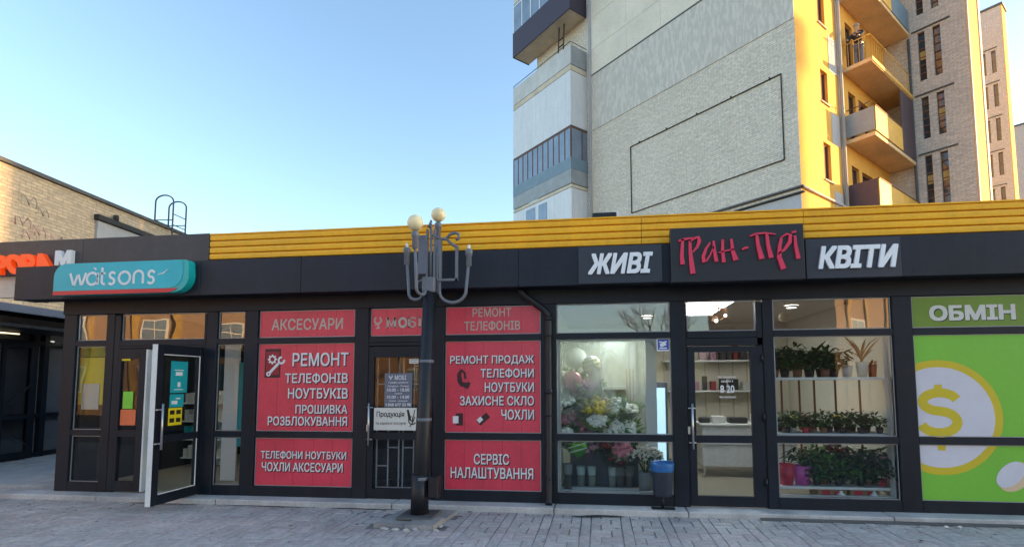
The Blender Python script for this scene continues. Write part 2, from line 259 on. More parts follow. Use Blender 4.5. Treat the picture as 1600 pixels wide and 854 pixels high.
# ------------------------------------------------------------------ helpers
class MB:
    def __init__(s): s.v = []; s.f = []; s.sm = []
    def add(s, vs, fs, smooth=False):
        o = len(s.v); s.v += [tuple(p) for p in vs]; s.f += [tuple(i + o for i in f) for f in fs]; s.sm += [smooth] * len(fs); return s
    def box(s, x0, x1, y0, y1, z0, z1, b=0):
        if x0 > x1: x0, x1 = x1, x0
        if y0 > y1: y0, y1 = y1, y0
        if z0 > z1: z0, z1 = z1, z0
        if b <= 0:
            return s.add([(x0, y0, z0), (x1, y0, z0), (x1, y1, z0), (x0, y1, z0), (x0, y0, z1), (x1, y0, z1), (x1, y1, z1), (x0, y1, z1)],
                         [(0, 3, 2, 1), (4, 5, 6, 7), (0, 1, 5, 4), (1, 2, 6, 5), (2, 3, 7, 6), (3, 0, 4, 7)])
        b = min(b, (x1 - x0) / 2.01, (y1 - y0) / 2.01, (z1 - z0) / 2.01)
        vs = []; idx = {}
        X, Y, Z = (x0, x1), (y0, y1), (z0, z1)
        for i in (0, 1):
            for j in (0, 1):
                for k in (0, 1):
                    for a in range(3):
                        p = [X[i], Y[j], Z[k]]
                        for c, q in enumerate((i, j, k)):
                            if c != a: p[c] += b if q == 0 else -b
                        idx[(i, j, k, a)] = len(vs); vs.append(p)
        fs = []
        for a in range(3):
            o = [c for c in range(3) if c != a]
            for q in (0, 1):
                loop = []
                for (r, t) in ((0, 0), (1, 0), (1, 1), (0, 1)):
                    key = [0, 0, 0]; key[a] = q; key[o[0]] = r; key[o[1]] = t; loop.append(idx[(*key, a)])
                fs.append(loop)
        for a in range(3):      # edges along axis a
            o = [c for c in range(3) if c != a]
            for r in (0, 1):
                for t in (0, 1):
                    k0 = [0, 0, 0]; k0[o[0]] = r; k0[o[1]] = t; k1 = list(k0); k1[a] = 1
                    fs.append([idx[(*k0, o[0])], idx[(*k0, o[1])], idx[(*k1, o[1])], idx[(*k1, o[0])]])
        for i in (0, 1):
            for j in (0, 1):
                for k in (0, 1): fs.append([idx[(i, j, k, 0)], idx[(i, j, k, 1)], idx[(i, j, k, 2)]])
        c = Vector(((x0 + x1) / 2, (y0 + y1) / 2, (z0 + z1) / 2)); out = []
        for f in fs:
            p = [Vector(vs[i]) for i in f]; n = (p[1] - p[0]).cross(p[2] - p[0]); ctr = sum(p, Vector()) / len(p)
            out.append(tuple(f) if n.dot(ctr - c) > 0 else tuple(reversed(f)))
        return s.add(vs, out)
    def tube(s, pts, r, n=8, cap=True):
        pts = [Vector(p) for p in pts]; rs = r if isinstance(r, (list, tuple)) else [r] * len(pts)
        vs = []; fs = []; up = None
        for i, p in enumerate(pts):
            d = (pts[min(i + 1, len(pts) - 1)] - pts[max(i - 1, 0)]).normalized()
            if up is None:
                up = Vector((0, 0, 1)) if abs(d.z) < .9 else Vector((1, 0, 0))
            a = d.cross(up).normalized(); up = a.cross(d).normalized()
            for k in range(n):
                an = 2 * PI * k / n; vs.append(p + (a * math.cos(an) + up * math.sin(an)) * rs[i])
        for i in range(len(pts) - 1):
            for k in range(n):
                k2 = (k + 1) % n; fs.append((i * n + k, i * n + k2, (i + 1) * n + k2, (i + 1) * n + k))
        s.add(vs, fs, n > 4)
        if cap:
            o = len(s.v) - len(vs)
            s.f.append(tuple(o + k for k in reversed(range(n)))); s.sm.append(False)
            s.f.append(tuple(o + (len(pts) - 1) * n + k for k in range(n))); s.sm.append(False)
        return s
    def lathe(s, prof, c=(0, 0, 0), n=16, smooth=True):
        vs = []; fs = []
        for (r, z) in prof:
            for k in range(n):
                a = 2 * PI * k / n; vs.append((c[0] + r * math.cos(a), c[1] + r * math.sin(a), c[2] + z))
        for i in range(len(prof) - 1):
            for k in range(n):
                k2 = (k + 1) % n; fs.append((i * n + k, i * n + k2, (i + 1) * n + k2, (i + 1) * n + k))
        return s.add(vs, fs, smooth)
    def ball(s, c, r, n=16, m=10, sx=1, sy=1, sz=1):
        vs = [(c[0], c[1], c[2] - r * sz)]; fs = []
        for i in range(1, m):
            t = PI * i / m
            for k in range(n):
                a = 2 * PI * k / n; vs.append((c[0] + r * sx * math.sin(t) * math.cos(a), c[1] + r * sy * math.sin(t) * math.sin(a), c[2] - r * sz * math.cos(t)))
        vs.append((c[0], c[1], c[2] + r * sz)); T = len(vs) - 1
        for k in range(n):
            k2 = (k + 1) % n; fs.append((0, 1 + k2, 1 + k)); fs.append((T, T - n + k, T - n + k2))
            for i in range(m - 2): fs.append((1 + i * n + k, 1 + i * n + k2, 1 + (i + 1) * n + k2, 1 + (i + 1) * n + k))
        return s.add(vs, fs, True)
    def prism(s, poly, y0, y1, axis='y'):
        """poly in (x, z), counter-clockwise, extruded along y"""
        n = len(poly)
        vs = [(x, y0, z) for x, z in poly] + [(x, y1, z) for x, z in poly]
        fs = [tuple(range(n)), tuple(reversed(range(n, 2 * n)))] + [(i, i + n, (i + 1) % n + n, (i + 1) % n) for i in range(n)]
        return s.add(vs, fs)
    def ribbon(s, pts, w, y0, y1):
        """brush stroke in the x-z plane with width w (number or list), thickness y0..y1"""
        P = [Vector((p[0], p[1])) for p in pts]; ws = w if isinstance(w, (list, tuple)) else [w] * len(P)
        l = []; r = []
        for i, p in enumerate(P):
            d = (P[min(i + 1, len(P) - 1)] - P[max(i - 1, 0)])
            if d.length < 1e-9: d = Vector((1, 0))
            d.normalize(); nn = Vector((-d.y, d.x)) * ws[i] / 2; l.append(p + nn); r.append(p - nn)
        for i in range(len(P) - 1):
            q = [r[i], r[i + 1], l[i + 1], l[i]]
            s.prism([(a.x, a.y) for a in q], y0, y1)
        return s
    def leaf(s, base, d, length, width, droop=.4, seg=3):
        base = Vector(base); d = Vector(d).normalized(); side = d.cross(Vector((0, 0, 1)))
        if side.length < 1e-3: side = Vector((1, 0, 0))
        side.normalize(); vs = []; fs = []; p = base.copy()
        for i in range(seg + 1):
            t = i / seg; ww = width * (math.sin(PI * min(.97, t * .9 + .08)) ** .8) / 2
            vs += [p - side * ww, p + side * ww]
            p = p + d * (length / seg); d = (d + Vector((0, 0, -droop / seg))).normalized()
        for i in range(seg): fs.append((2 * i, 2 * i + 1, 2 * i + 3, 2 * i + 2))
        return s.add(vs, fs, True)
    def build(s, name, m, parent=None, **kw):
        me = bpy.data.meshes.new(name); me.from_pydata(s.v, [], s.f); me.update()
        me.polygons.foreach_set('use_smooth', s.sm)
        me.materials.append(M[m] if isinstance(m, str) else m)
        o = bpy.data.objects.new(name, me); COL.objects.link(o)
        if parent: o.parent = parent
        tag(o, **kw); return o
def tag(o, label=None, cat=None, group=None, kind=None):
    if label: o['label'] = label
    if cat: o['category'] = cat
    if group: o['group'] = group
    if kind: o['kind'] = kind
    return o
def thing(name, label, cat, loc=(0, 0, 0), rz=0, group=None):
    o = bpy.data.objects.new(name, None); COL.objects.link(o); o.location = loc; o.rotation_euler = (0, 0, rz); o.empty_display_size = .1
    return tag(o, label, cat, group)
def copy_tree(o, parent=None):
    c = o.copy(); COL.objects.link(c)
    if parent: c.parent = parent
    for ch in [x for x in bpy.data.objects if x.parent == o]: copy_tree(ch, c)
    return c
def wall_holes(mb, axis, p0, p1, a0, a1, z0, z1, holes):
    """slab between p0..p1 on axis ('x' or 'y'), spanning a0..a1 along the other axis, with rectangular holes (a0,a1,z0,z1)"""
    zs = sorted({z0, z1, *[h[2] for h in holes], *[h[3] for h in holes]})
    for i in range(len(zs) - 1):
        zc = (zs[i] + zs[i + 1]) / 2; cuts = sorted([h for h in holes if h[2] < zc < h[3]]); a = a0
        for h in cuts + [(a1, a1, 0, 0)]:
            if h[0] > a + 1e-6:
                if axis == 'x': mb.box(p0, p1, a, h[0], zs[i], zs[i + 1])
                else: mb.box(a, h[0], p0, p1, zs[i], zs[i + 1])
            a = h[1]
    return mb
def text(body, rect, y, m, parent, name='lettering', bold=.012, depth=.002, shear=0, split=False, **kw):
    """letters facing -y fitted into rect (x0, x1, z0, z1); bold strokes come from shifted copies of the outline"""
    cu = bpy.data.curves.new('txt', 'FONT'); cu.body = body; cu.size = 1; cu.fill_mode = 'NONE'; cu.align_x = 'LEFT'; cu.resolution_u = 3
    o = bpy.data.objects.new('txt', cu); COL.objects.link(o); bpy.context.view_layer.update()
    dg = bpy.context.evaluated_depsgraph_get(); me = bpy.data.meshes.new_from_object(o.evaluated_get(dg)); bpy.data.objects.remove(o); bpy.data.curves.remove(cu)
    pv_ = [v.co.to_2d() for v in me.vertices]; ed = []
    for e_ in me.edges:
        i, j = sorted(e_.vertices); ed.append((i, j) if j == i + 1 else (j, i))
    bpy.data.meshes.remove(me)
    cv, ce, cf, *_ = delaunay_2d_cdt(pv_, ed, [], 0, 1e-6)
    A_ = np.array([pv_[i] for i, j in ed]); B2 = np.array([pv_[j] for i, j in ed])     # keep what the outlines wind round (their strokes overlap)
    keep = []
    for f in cf:
        c = np.mean([cv[i] for i in f], axis=0); cr_ = (B2[:, 0] - A_[:, 0]) * (c[1] - A_[:, 1]) - (B2[:, 1] - A_[:, 1]) * (c[0] - A_[:, 0])
        wn_ = np.sum((A_[:, 1] <= c[1]) & (B2[:, 1] > c[1]) & (cr_ > 0)) - np.sum((A_[:, 1] > c[1]) & (B2[:, 1] <= c[1]) & (cr_ < 0))
        if wn_: keep.append(f)
    n_ = len(cv); co = [Vector((v[0], v[1], .02)) for v in cv]; fc = [tuple(f) for f in keep]
    for i, j in ed:
        k0 = len(co); p, q = pv_[i], pv_[j]; co += [Vector((p[0], p[1], .02)), Vector((q[0], q[1], .02)), Vector((q[0], q[1], -.02)), Vector((p[0], p[1], -.02))]; fc.append((k0, k0 + 1, k0 + 2, k0 + 3))
    spans = []
    for a_, b_ in sorted((min(co[i].x for i in f), max(co[i].x for i in f)) for f in fc):
        if spans and a_ <= spans[-1][1] + 1e-4: spans[-1][1] = max(spans[-1][1], b_)
        else: spans.append([a_, b_])
    grp = [next((k for k, q in enumerate(spans) if q[0] - 1e-4 <= c.x <= q[1] + 1e-4), 0) for c in co]
    if shear: co = [Vector((c.x + shear * c.y, c.y, c.z)) for c in co]
    vs = []; fs = []; e = .00012 / depth * .04
    sh = [(0, 0)] + ([(bold, bold), (-bold, bold), (bold, -bold), (-bold, -bold)] if bold else []) + ([(bold * 1.2, 0), (-bold * 1.2, 0)] if bold > .02 else [])
    for k, (dx, dy) in enumerate(sh):
        n0 = len(vs); vs += [Vector((c.x + dx, c.y + dy, c.z + e * k)) for c in co]; fs += [tuple(i + n0 for i in f) for f in fc]
    xs = [c.x for c in vs]; ys = [c.y for c in vs]; x0, x1, z0, z1 = rect; mx, my = min(xs), min(ys)
    sx = (x1 - x0) / (max(xs) - mx); sy = (z1 - z0) / (max(ys) - my)
    pts_ = [(x0 + (c.x - mx) * sx, y - depth * (.5 + c.z / .04), z0 + (c.y - my) * sy) for c in vs]
    if split:
        nv = len(co)
        for k in range(len(spans)):
            sub = [f for f in fs if grp[f[0] % nv] == k]; used = sorted({i for f in sub for i in f}); ix = {i: n for n, i in enumerate(used)}
            mb_l = MB(); mb_l.add([pts_[i] for i in used], [tuple(ix[i] for i in f) for f in sub]); mb_l.build('letter', m, parent)
        return
    me = bpy.data.meshes.new(name); me.from_pydata(pts_, [], fs)
    me.materials.append(M[m])
    ob = bpy.data.objects.new(name, me); COL.objects.link(ob); ob.parent = parent; tag(ob, **kw); return ob
def shadow_text(body, rect, y, parent, **kw):
    x0, x1, z0, z1 = rect; d = .010
    text(body, (x0 + d - .004, x1 + d + .004, z0 - d - .004, z1 - d + .004), y, 'print_d', parent, name='letter_shadow', bold=.03, depth=.001)
    return text(body, rect, y - .0026, 'print_w', parent, bold=.014, depth=.001, **kw)
def arc(cx, cz, r, a0, a1, n=10, rz=None):
    rz = rz or r
    return [(cx + r * math.cos(math.radians(a0 + (a1 - a0) * i / n)), cz + rz * math.sin(math.radians(a0 + (a1 - a0) * i / n))) for i in range(n + 1)]

G0 = .05       # pavement level
FZ = .12       # step top / shop floor

# ================================================================== GROUND
g = MB(); g.add([(-600, -600, -.03), (600, -600, -.03), (600, 600, -.03), (-600, 600, -.03)], [(0, 1, 2, 3)])
g.build('ground', 'grass', kind='structure')
g = MB().box(-60, 78, -21, -12.0, -.02, .0); g.build('road', 'asphalt', kind='structure')
pv = MB().box(-20, 20, -12.0, 12, -.025, G0 - .012).build('pavement', 'sand', kind='structure')
pm = MB().box(-.117, .117, -.0575, .0575, -.05, 0, b=.006)
def paver_mesh(m):
    me = bpy.data.meshes.new('paver'); me.from_pydata(pm.v, [], pm.f); me.materials.append(M[m]); return me
PM = [paver_mesh('paver'), paver_mesh('paverp')]
cells = []
yy = -.36; row = 0
while yy > -6.0:
    n = 0; xx = -15.0 + (.12 if row % 2 else 0)
    while xx < 9.0:
        # blocks of two: lying along x or turned
        turn = ((int(round(xx / .24)) + row) % 2 == 0)
        cells.append((xx, yy, turn, row)); xx += .24
    yy -= .24; row += 1
camv = Vector((0, -7, 1.75)); fwd = Vector((-.12, .99, 0))
single = []; rest = [MB(), MB()]
items = []
for (x, y, turn, r) in cells:
    for k in (-1, 1):
        px, py, rz = (x + k * .06, y, PI / 2) if turn else (x, y + k * .06, 0)
        pinkp = (r in (3, 4, 8, 13) and random.random() < .72) or random.random() < .05
        if -2.75 < px < -1.8 and -1.2 < py < -.36: continue
        items.append((px, py, rz, pinkp, G0 + random.uniform(-.003, .004)))
def vis(it):
    d = Vector((it[0], it[1], 0)) - Vector((0, -7, 0)); z = d.dot(fwd); xr = d.x * .9925 + d.y * .122
    if z < 5.05: return 1e9
    if xr / z < -1.06 or xr / z > .96: return 1e9
    return z
items.sort(key=vis)
for i, (px, py, rz, pk, z) in enumerate(items):
    tilt = (random.uniform(-.012, .012), random.uniform(-.012, .012), rz + random.uniform(-.015, .015))
    if i < 300:
        o = bpy.data.objects.new('paver', PM[pk]); COL.objects.link(o); o.parent = pv; o.location = (px, py, z); o.rotation_euler = tilt
    else:
        mt = Matrix.Translation((px, py, z)) @ Matrix.Rotation(tilt[2], 4, 'Z') @ Matrix.Rotation(tilt[0], 4, 'X')
        hx, hy = .1165, .0565
        rest[pk].add([mt @ Vector(c) for c in ((-hx, -hy, -.03), (hx, -hy, -.03), (hx, hy, -.03), (-hx, hy, -.03), (-hx + .005, -hy + .005, 0), (hx - .005, -hy + .005, 0), (hx - .005, hy - .005, 0), (-hx + .005, hy - .005, 0))],
                    [(4, 5, 6, 7), (0, 1, 5, 4), (1, 2, 6, 5), (2, 3, 7, 6), (3, 0, 4, 7)])
rest[0].build('paver_field', 'paver', pv, kind='stuff'); rest[1].build('pink_paver_field', 'paverp', pv, kind='stuff')
# concrete step in lengths
st = MB().box(-8.6, 9, .02, .4, G0 - .05, FZ - .004).build('entrance_step', 'concrete', kind='structure')
x = -9.6
for ln in (2.3, 1.9, 2.6, 2.2, 1.7, 2.4, 2.0, 3.0):
    x1 = x + ln - .012; d = random.uniform(-.006, .006)
    MB().box(x, x1, -.30 + d, .015, G0 - .05, FZ + d * .5, b=.012).build('step_slab', 'concrete', st); x += ln
MB().box(1.95, 5.6, -.36, -.305, G0 - .04, G0 + .028, b=.008).build('step_edging', 'ledge', st)
MB().box(-16, -8.35, .3, 8, G0 - .04, FZ).build('passage_floor', 'concrete', kind='structure')
cr = MB()
for (cx, cy, sx, sy) in ((-9.2, -.33, .25, .03), (-3.2, -.34, .5, .025), (-4.6, -.345, .8, .02), (.05, -.36, .28, .05), (-.2, -.42, .2, .03), (-6.2, -.36, .6, .02)):
    pts = []
    for k in range(10): pts.append((cx + sx * math.cos(k * .628) * random.uniform(.7, 1.1), cy + sy * math.sin(k * .628) * random.uniform(.6, 1.2), G0 + .0075))
    cr.add(pts, [tuple(range(10))])
cr.build('dirt', 'joint', kind='stuff')
for (cx, cy) in ((3.95, -.47), (4.1, -.46)):
    b = MB(); b.ball((cx, cy, G0 + .02), .022, 7, 5, 1.2, .8, .7); b.build('litter', 'paper', label='crumpled white scrap of litter by the %s end of the step' % ('left' if cx < 4 else 'right'), cat='litter') if False else tag(b.build('litter', 'paper'), 'small crumpled white litter scrap below the green poster', 'litter', 'litter scraps at the step')

# ================================================================== SHOP PAVILION
shop = thing('shop_pavilion', 'single storey black shop pavilion with a yellow ribbed parapet and glazed front', 'building')
P = lambda mb, n, m, par=shop, **kw: mb.build(n, m, par, **kw)
P(MB().box(-8.35, 9, .1, 8, 3.14, 3.46), 'roof', 'fascia')
P(MB().box(-8.35, 9, 7.8, 7.98, FZ, 3.13), 'back_wall', 'brickl')
P(MB().box(-8.35, -8.2, .08, 7.78, FZ, 3.13), 'side_wall', 'fascia')
P(MB().box(8.85, 9, .08, 7.78, FZ, 3.13), 'side_wall', 'fascia')
P(MB().box(-8.2, 8.85, .06, 7.8, FZ - .03, FZ + .02), 'shop_floor', 'floor')
P(MB().box(-8.19, 8.84, .12, 7.7, 2.97, 3.0), 'ceiling', 'cream')
P(MB().box(-5.14, -5.06, .1, 7.7, FZ + .03, 2.96), 'partition', 'tanwall')
P(MB().box(-.74, -.66, .1, 7.7, FZ + .03, 2.96), 'partition', 'cream')
P(MB().box(3.87, 3.93, .1, 7.7, FZ + .03, 2.96), 'partition', 'cream')
P(MB().box(-.65, 3.86, 4.0, 4.06, FZ + .03, 2.96), 'partition', 'beige')
P(MB().box(-8.19, -5.15, 5.0, 5.06, FZ + .03, 2.96), 'partition', 'tanwall')
P(MB().box(-5.05, -.75, 1.2, 1.26, FZ + .03, 2.96), 'partition', 'darkwall')
# header over the glazing and soffit
P(MB().box(-8.33, 8.95, -.055, .075, 2.83, 3.135), 'header_beam', 'frame')
P(MB().box(-8.84, 8.98, -.33, .09, 3.012, 3.03), 'soffit', 'storefront') if False else P(MB().box(-8.84, 8.98, -.33, -.057, 3.03, 3.05), 'soffit', 'storefront')
# black fascia box in lengths
x = -8.86; i = 0
while x < 8.9:
    ln = min(1.56, 9 - x); zt = 3.535
    P(MB().box(x, x + ln - .005, -.35 + random.uniform(-.003, .003), -.29, 3.025, zt, b=.004), 'fascia_panel', 'fascia'); x += ln
P(MB().box(-8.86, 9, -.289, .1, 3.46, 3.53), 'fascia_top', 'fascia')
P(MB().box(-8.86, -8.80, -.289, .1, 3.05, 3.455), 'fascia_end', 'fascia')
# parapet cladding: yellow planks
P(MB().box(-11.8, 9, -.20, .12, 3.535, 3.90), 'parapet_wall', 'ledge')
zs = [3.562, 3.656, 3.750, 3.844]
xs = [-5.68, -2.55, .58, 2.62, 5.3, 9]
for a, b in zip(xs[:-1], xs[1:]):
    j = random.uniform(-.004, .004)
    for z in zs:
        prof = [(-.201, z), (-.252 + j, z + .004), (-.268 + j, z + .010), (-.271 + j, z + .045), (-.268 + j, z + .082), (-.250 + j, z + .088), (-.201, z + .090)]
        mb = MB(); n = len(prof)
        vs = [(a + .003, y, zz) for y, zz in prof] + [(b - .003, y, zz) for y, zz in prof]
        mb.add(vs, [tuple(reversed(range(n))), tuple(range(n, 2 * n))] + [(k, (k + 1) % n, (k + 1) % n + n, k + n) for k in range(n)])
        P(mb, 'yellow_plank', 'yellow')
    P(MB().box(a + .003, b - .003, -.285, .13, 3.930, 3.948), 'parapet_cap', 'yellow')
for a, b in ((-12, -9.9), (-9.9, -7.8), (-7.8, -5.69)):
    P(MB().box(a, b - .004, -.27, -.201, 3.43, 3.962, b=.004), 'parapet_panel', 'parapet')
P(MB().box(-11.9, -8.86, -.19, -.12, 3.10, 3.53), 'lintel_panel', 'beige')

# -------- glazing
ZT0, ZT1, ZM0, ZM1, ZL0, ZL1 = 2.42, 2.82, 1.05, 2.33, .265, .955
YF, YB = -.05, .05
def bar(x0, x1, z0, z1, name='frame_post', y0=YF, y1=YB):
    return P(MB().box(x0, x1, y0, y1, z0, z1, b=.006), name, 'frame')
posts = [(-8.31, -8.09), (-7.56, -7.42), (-5.86, -5.69), (-5.24, -5.03), (-3.51, -3.30), (-2.33, -2.17), (-.79, -.58), (.96, 1.15), (2.14, 2.27), (3.73, 3.96), (6.3, 6.5), (8.75, 8.98)]
for a, b in posts: bar(a, b, FZ, 2.828)
def pane(x0, x1, z0, z1, m='glass', par=None, y=.0):
    return MB().box(x0 - .004, x1 + .004, y - .004, y + .004, z0 - .004, z1 + .004).build('pane', m, par or shop)
def window(x0, x1, mids=('glass', 'glass', 'glassT'), full=True):
    wo = P(MB().box(x0 - .006, x1 + .006, YF + .004, YB - .004, FZ, .26), 'window', 'frame')
    for q in ((.96, 1.045), (2.335, 2.415)): MB().box(x0 - .006, x1 + .006, YF + .004, YB - .004, *q).build('rail', 'frame', wo)
    for (z0, z1), m in zip(((ZL0, ZL1), (ZM0, ZM1), (ZT0, ZT1)), mids):
        if m: pane(x0, x1, z0, z1, m, wo)
        gk = MB()                        # light rubber gasket / inner bead
        t = .010
        for (a, b, c, d) in ((x0, x1, z0, z0 + t), (x0, x1, z1 - t, z1), (x0, x0 + t, z0 + t, z1 - t), (x1 - t, x1, z0 + t, z1 - t)): gk.box(a, b, -.018, -.006, c, d)
        gk.build('gasket', 'metal', wo)
    return wo
window(-8.08, -7.57, ('glass', 'glass', 'glassT'))
window(-5.68, -5.25, ('glass', 'glass', 'glassT'))
window(-5.02, -3.52, ('glassD', 'glassD', 'glassD'))
window(-2.16, -.80, ('glassD', 'glassD', 'glassD'))
window(-.57, .95)
window(2.28, 3.72)
window(3.97, 6.29, ('glassD', 'glassD', 'glassD'))
window(6.51, 8.74)
# transoms over the three doors
def transom(x0, x1, m='glassT'):
    wd = MB().box(x0 - .006, x1 + .006, YF + .004, YB - .004, 2.33, 2.415); wo = P(wd, 'transom_window', 'frame'); pane(x0, x1, ZT0, ZT1, m, wo)
    gk = MB()
    for (a, b, c, d) in ((x0, x1, ZT0, ZT0 + .01), (x0, x1, ZT1 - .01, ZT1), (x0, x0 + .01, ZT0, ZT1), (x1 - .01, x1, ZT0, ZT1)): gk.box(a, b, -.018, -.006, c, d)
    gk.build('gasket', 'metal', wo)
transom(-7.31, -5.91); transom(-3.28, -2.36); transom(1.18, 2.05)
bar(-7.415, -7.32, FZ, 2.8, 'frame_post', -.046, .046); bar(-5.905, -5.866, FZ, 2.8, 'frame_post', -.046, .046)
bar(-3.295, -3.285, 2.42, 2.8, 'frame_post', -.044, .044); bar(2.06, 2.135, 2.22, 2.8, 'frame_post', -.044, .044)
bar(1.152, 1.171, FZ, 2.8, 'frame_post', -.043, .043); bar(2.129, 2.1385, FZ, 2.22, 'frame_post', -.043, .043); bar(-3.299, -3.2895, FZ, 2.42, 'frame_post', -.043, .043); bar(-2.342, -2.332, FZ, 2.8, 'frame_post', -.043, .043); bar(-7.419, -7.4095, FZ, 2.28, 'frame_post', -.043, .043)
bar(1.156, 2.136, 2.225, 2.328, 'door_head', -.044, .044); bar(-3.295, -2.335, 2.275, 2.328, 'door_head', -.044, .044); bar(-7.41, -5.87, 2.285, 2.328, 'door_head', -.044, .044)
# door leaves
def door_leaf(w_, z0, z1, gx0, gx1, glassmat, rails=(.95, 1.045), top=.13, bot=.13, handle_x=None, par=None, hinges=()):
    """a leaf in its own axes: x 0..w, y -.03..03"""
    d = MB()
    d.box(0, gx0, -.032, .032, z0, z1, b=.005); d.box(gx1, w_, -.032, .032, z0, z1, b=.005)
    d.box(gx0, gx1, -.030, .030, z1 - top, z1); d.box(gx0, gx1, -.030, .030, z0, z0 + bot); d.box(gx0, gx1, -.030, .030, *rails)
    dd = d.build('door', 'frame', par)
    for a, b in ((z0 + bot, rails[0]), (rails[1], z1 - top)):
        MB().box(gx0 - .002, gx1 + .002, -.004, .004, a - .002, b + .002).build('glass', glassmat, dd)
    if handle_x is not None:
        h = MB(); h.tube([(handle_x, -.085, .87), (handle_x, -.085, 1.46)], .014, 10)
        for z in (.95, 1.40): h.tube([(handle_x, -.03, z), (handle_x, -.085, z)], .010, 8); h.tube([(handle_x - .045, -.05, z), (handle_x + .045, -.05, z)], .009, 6)
        h.build('handle', 'steel', dd)
        MB().box(handle_x - .055, handle_x - .025, -.042, -.031, 1.06, 1.16, b=.004).build('lock_plate', 'steel', dd)
    for z in hinges:
        MB().tube([(w_ - .012, -.05, z - .05), (w_ - .012, -.05, z + .05)], .016, 8).build('hinge', 'black', dd)
    return dd
dl = door_leaf(.955, .135, 2.215, .09, .80, 'glass', handle_x=.035, par=shop, top=.075, hinges=(.45, 1.28, 2.05)); dl.location = (1.172, -.012, 0)
dm = door_leaf(.945, .135, 2.268, .08, .75, 'glassD', handle_x=.04, par=shop, top=.155, hinges=(.45, 1.28, 2.05)); dm.location = (-3.288, -.012, 0)
# Watsons double door: fixed leaf and the leaf standing open
df = door_leaf(.545, .135, 2.28, .13, .435, 'glass', par=shop, top=.15, bot=.15); df.location = (-7.408, -.012, 0)
do = door_leaf(.86, .135, 2.28, .11, .75, 'glass', par=shop, top=.13, bot=.13)
do.location = (-5.915, -.015, 0); do.rotation_euler = (0, 0, math.radians(-89))
MB().box(.861, .872, -.034, .034, .14, 2.275).build('edge_strip', 'whiteedge', do)
hb = MB()   # long pull handle on the open leaf (its right-hand face)
hb.tube([(.80, .095, .87), (.80, .095, 1.48)], .014, 10)
for z in (.95, 1.40): hb.tube([(.80, .03, z), (.80, .095, z)], .011, 8); hb.tube([(.80, .05, z), (.86, .05, z)], .010, 6)
hb.build('handle', 'steel', do)
gb = MB()
for (a, b, c, d) in ((.11, .122, .27, .95), (.11, .122, 1.05, 2.15), (.122, .75, .27, .282), (.122, .75, 2.138, 2.15)): gb.box(a, b, .0305, .0375, c, d)
gb.build('glazing_bead', 'whiteedge', do)
P(MB().box(-6.858, -6.83, -.042, .06, .14, 2.27), 'door_jamb', 'whiteedge')
# security grille behind the phone-shop door
gr = MB(); y0, y1 = .035, .05
for xg in (-3.19, -3.02, -2.86, -2.80, -2.64): gr.box(xg, xg + .018, y0, y1, .2, 2.16)
for (a, b, z) in ((-3.19, -2.84, 1.72), (-2.80, -2.50, 1.72), (-3.19, -3.0, .56), (-3.02, -2.86, .82), (-2.80, -2.64, .82), (-2.64, -2.5, 1.98), (-3.19, -2.5, .26), (-3.19, -2.5, 2.12)): gr.box(a, b, y0 + .002, y1 - .002, z, z + .018)
tag(gr.build('window_grille', 'reveal'), 'pale metal bar grille behind the glass of the phone shop door', 'grille')
# white reveals inside the flower windows
P(MB().box(3.70, 3.716, .06, .16, .27, 2.3), 'inner_reveal', 'reveal'); P(MB().box(-.566, -.535, .06, .14, .27, 2.32), 'inner_reveal', 'reveal')
P(MB().box(2.29, 3.69, .06, .12, .268, .282), 'inner_sill', 'reveal'); P(MB().box(-.53, .9, .06, .12, .268, .282), 'inner_sill', 'reveal')

# downpipe
dp = thing('downpipe', 'black round rainwater downpipe between the red posters and the flower window', 'downpipe')
MB().tube([(-1.06, -.16, 3.028), (-1.05, -.15, 2.98), (-1.0, -.13, 2.93), (-.74, -.10, 2.74), (-.69, -.095, 2.68), (-.685, -.095, 2.58), (-.685, -.095, .24), (-.685, -.12, .17), (-.685, -.17, .13)], .047, 12).build('pipe', 'post', dp)
for z in (2.38, 1.30, .46):
    br_ = MB(); br_.lathe([(.048, -.012), (.056, -.012), (.056, .012), (.048, .012)], (-.685, -.095, z), 12); br_.box(-.70, -.67, -.06, -.05, z - .01, z + .01); br_.build('bracket', 'black', dp)
for z in (2.62, 1.62): MB().lathe([(.048, -.03), (.053, -.03), (.053, .03), (.048, .03)], (-.685, -.095, z), 12).build('pipe_joint', 'post', dp)

# ================================================================== SIGNS ON THE FASCIA
def panel_sign(name, label, x0, x1, z0, z1, y, m, cat='sign'):
    s = thing(name, label, cat, (0, 0, 0)); MB().box(x0, x1, y, -.353, z0, z1, b=.006).build('sign_board', m, s); return s
s = panel_sign('shop_sign', 'dark sign panel with white letters ЖИВІ left of the pink brush lettering', -.255, .83, 3.03, 3.53, -.375, 'signbox')
text('ЖИВІ', (-.13, .71, 3.15, 3.425), -.375, 'signwhite', s, bold=.035, depth=.03, shear=.22, split=True)
s = panel_sign('shop_sign', 'dark sign panel with white letters КВІТИ right of the pink brush lettering', 2.585, 3.69, 3.02, 3.52, -.375, 'signbox')
text('КВІТИ', (2.72, 3.65, 3.135, 3.42), -.375, 'signwhite', s, bold=.035, depth=.03, shear=.22, split=True)
s = panel_sign('flower_shop_sign', 'tall black sign box with pink brush lettering Гран-Прі', .925, 2.535, 3.0, 3.70, -.47, 'signbox2')
br2 = MB(); ya, yb = -.50, -.472
def st_(pts, w): # strokes given in the sign's own pixels: x 500..1113, z down 68..320 over .925..2.535 / 3.0..3.70
    q = [(.925 + (x - 500) / 613 * 1.61, 3.70 - (z - 62) / 262 * .70) for x, z in pts]
    br2.ribbon(q, [v / 613 * 1.61 for v in w] if isinstance(w, (list, tuple)) else w / 613 * 1.61, ya, yb)
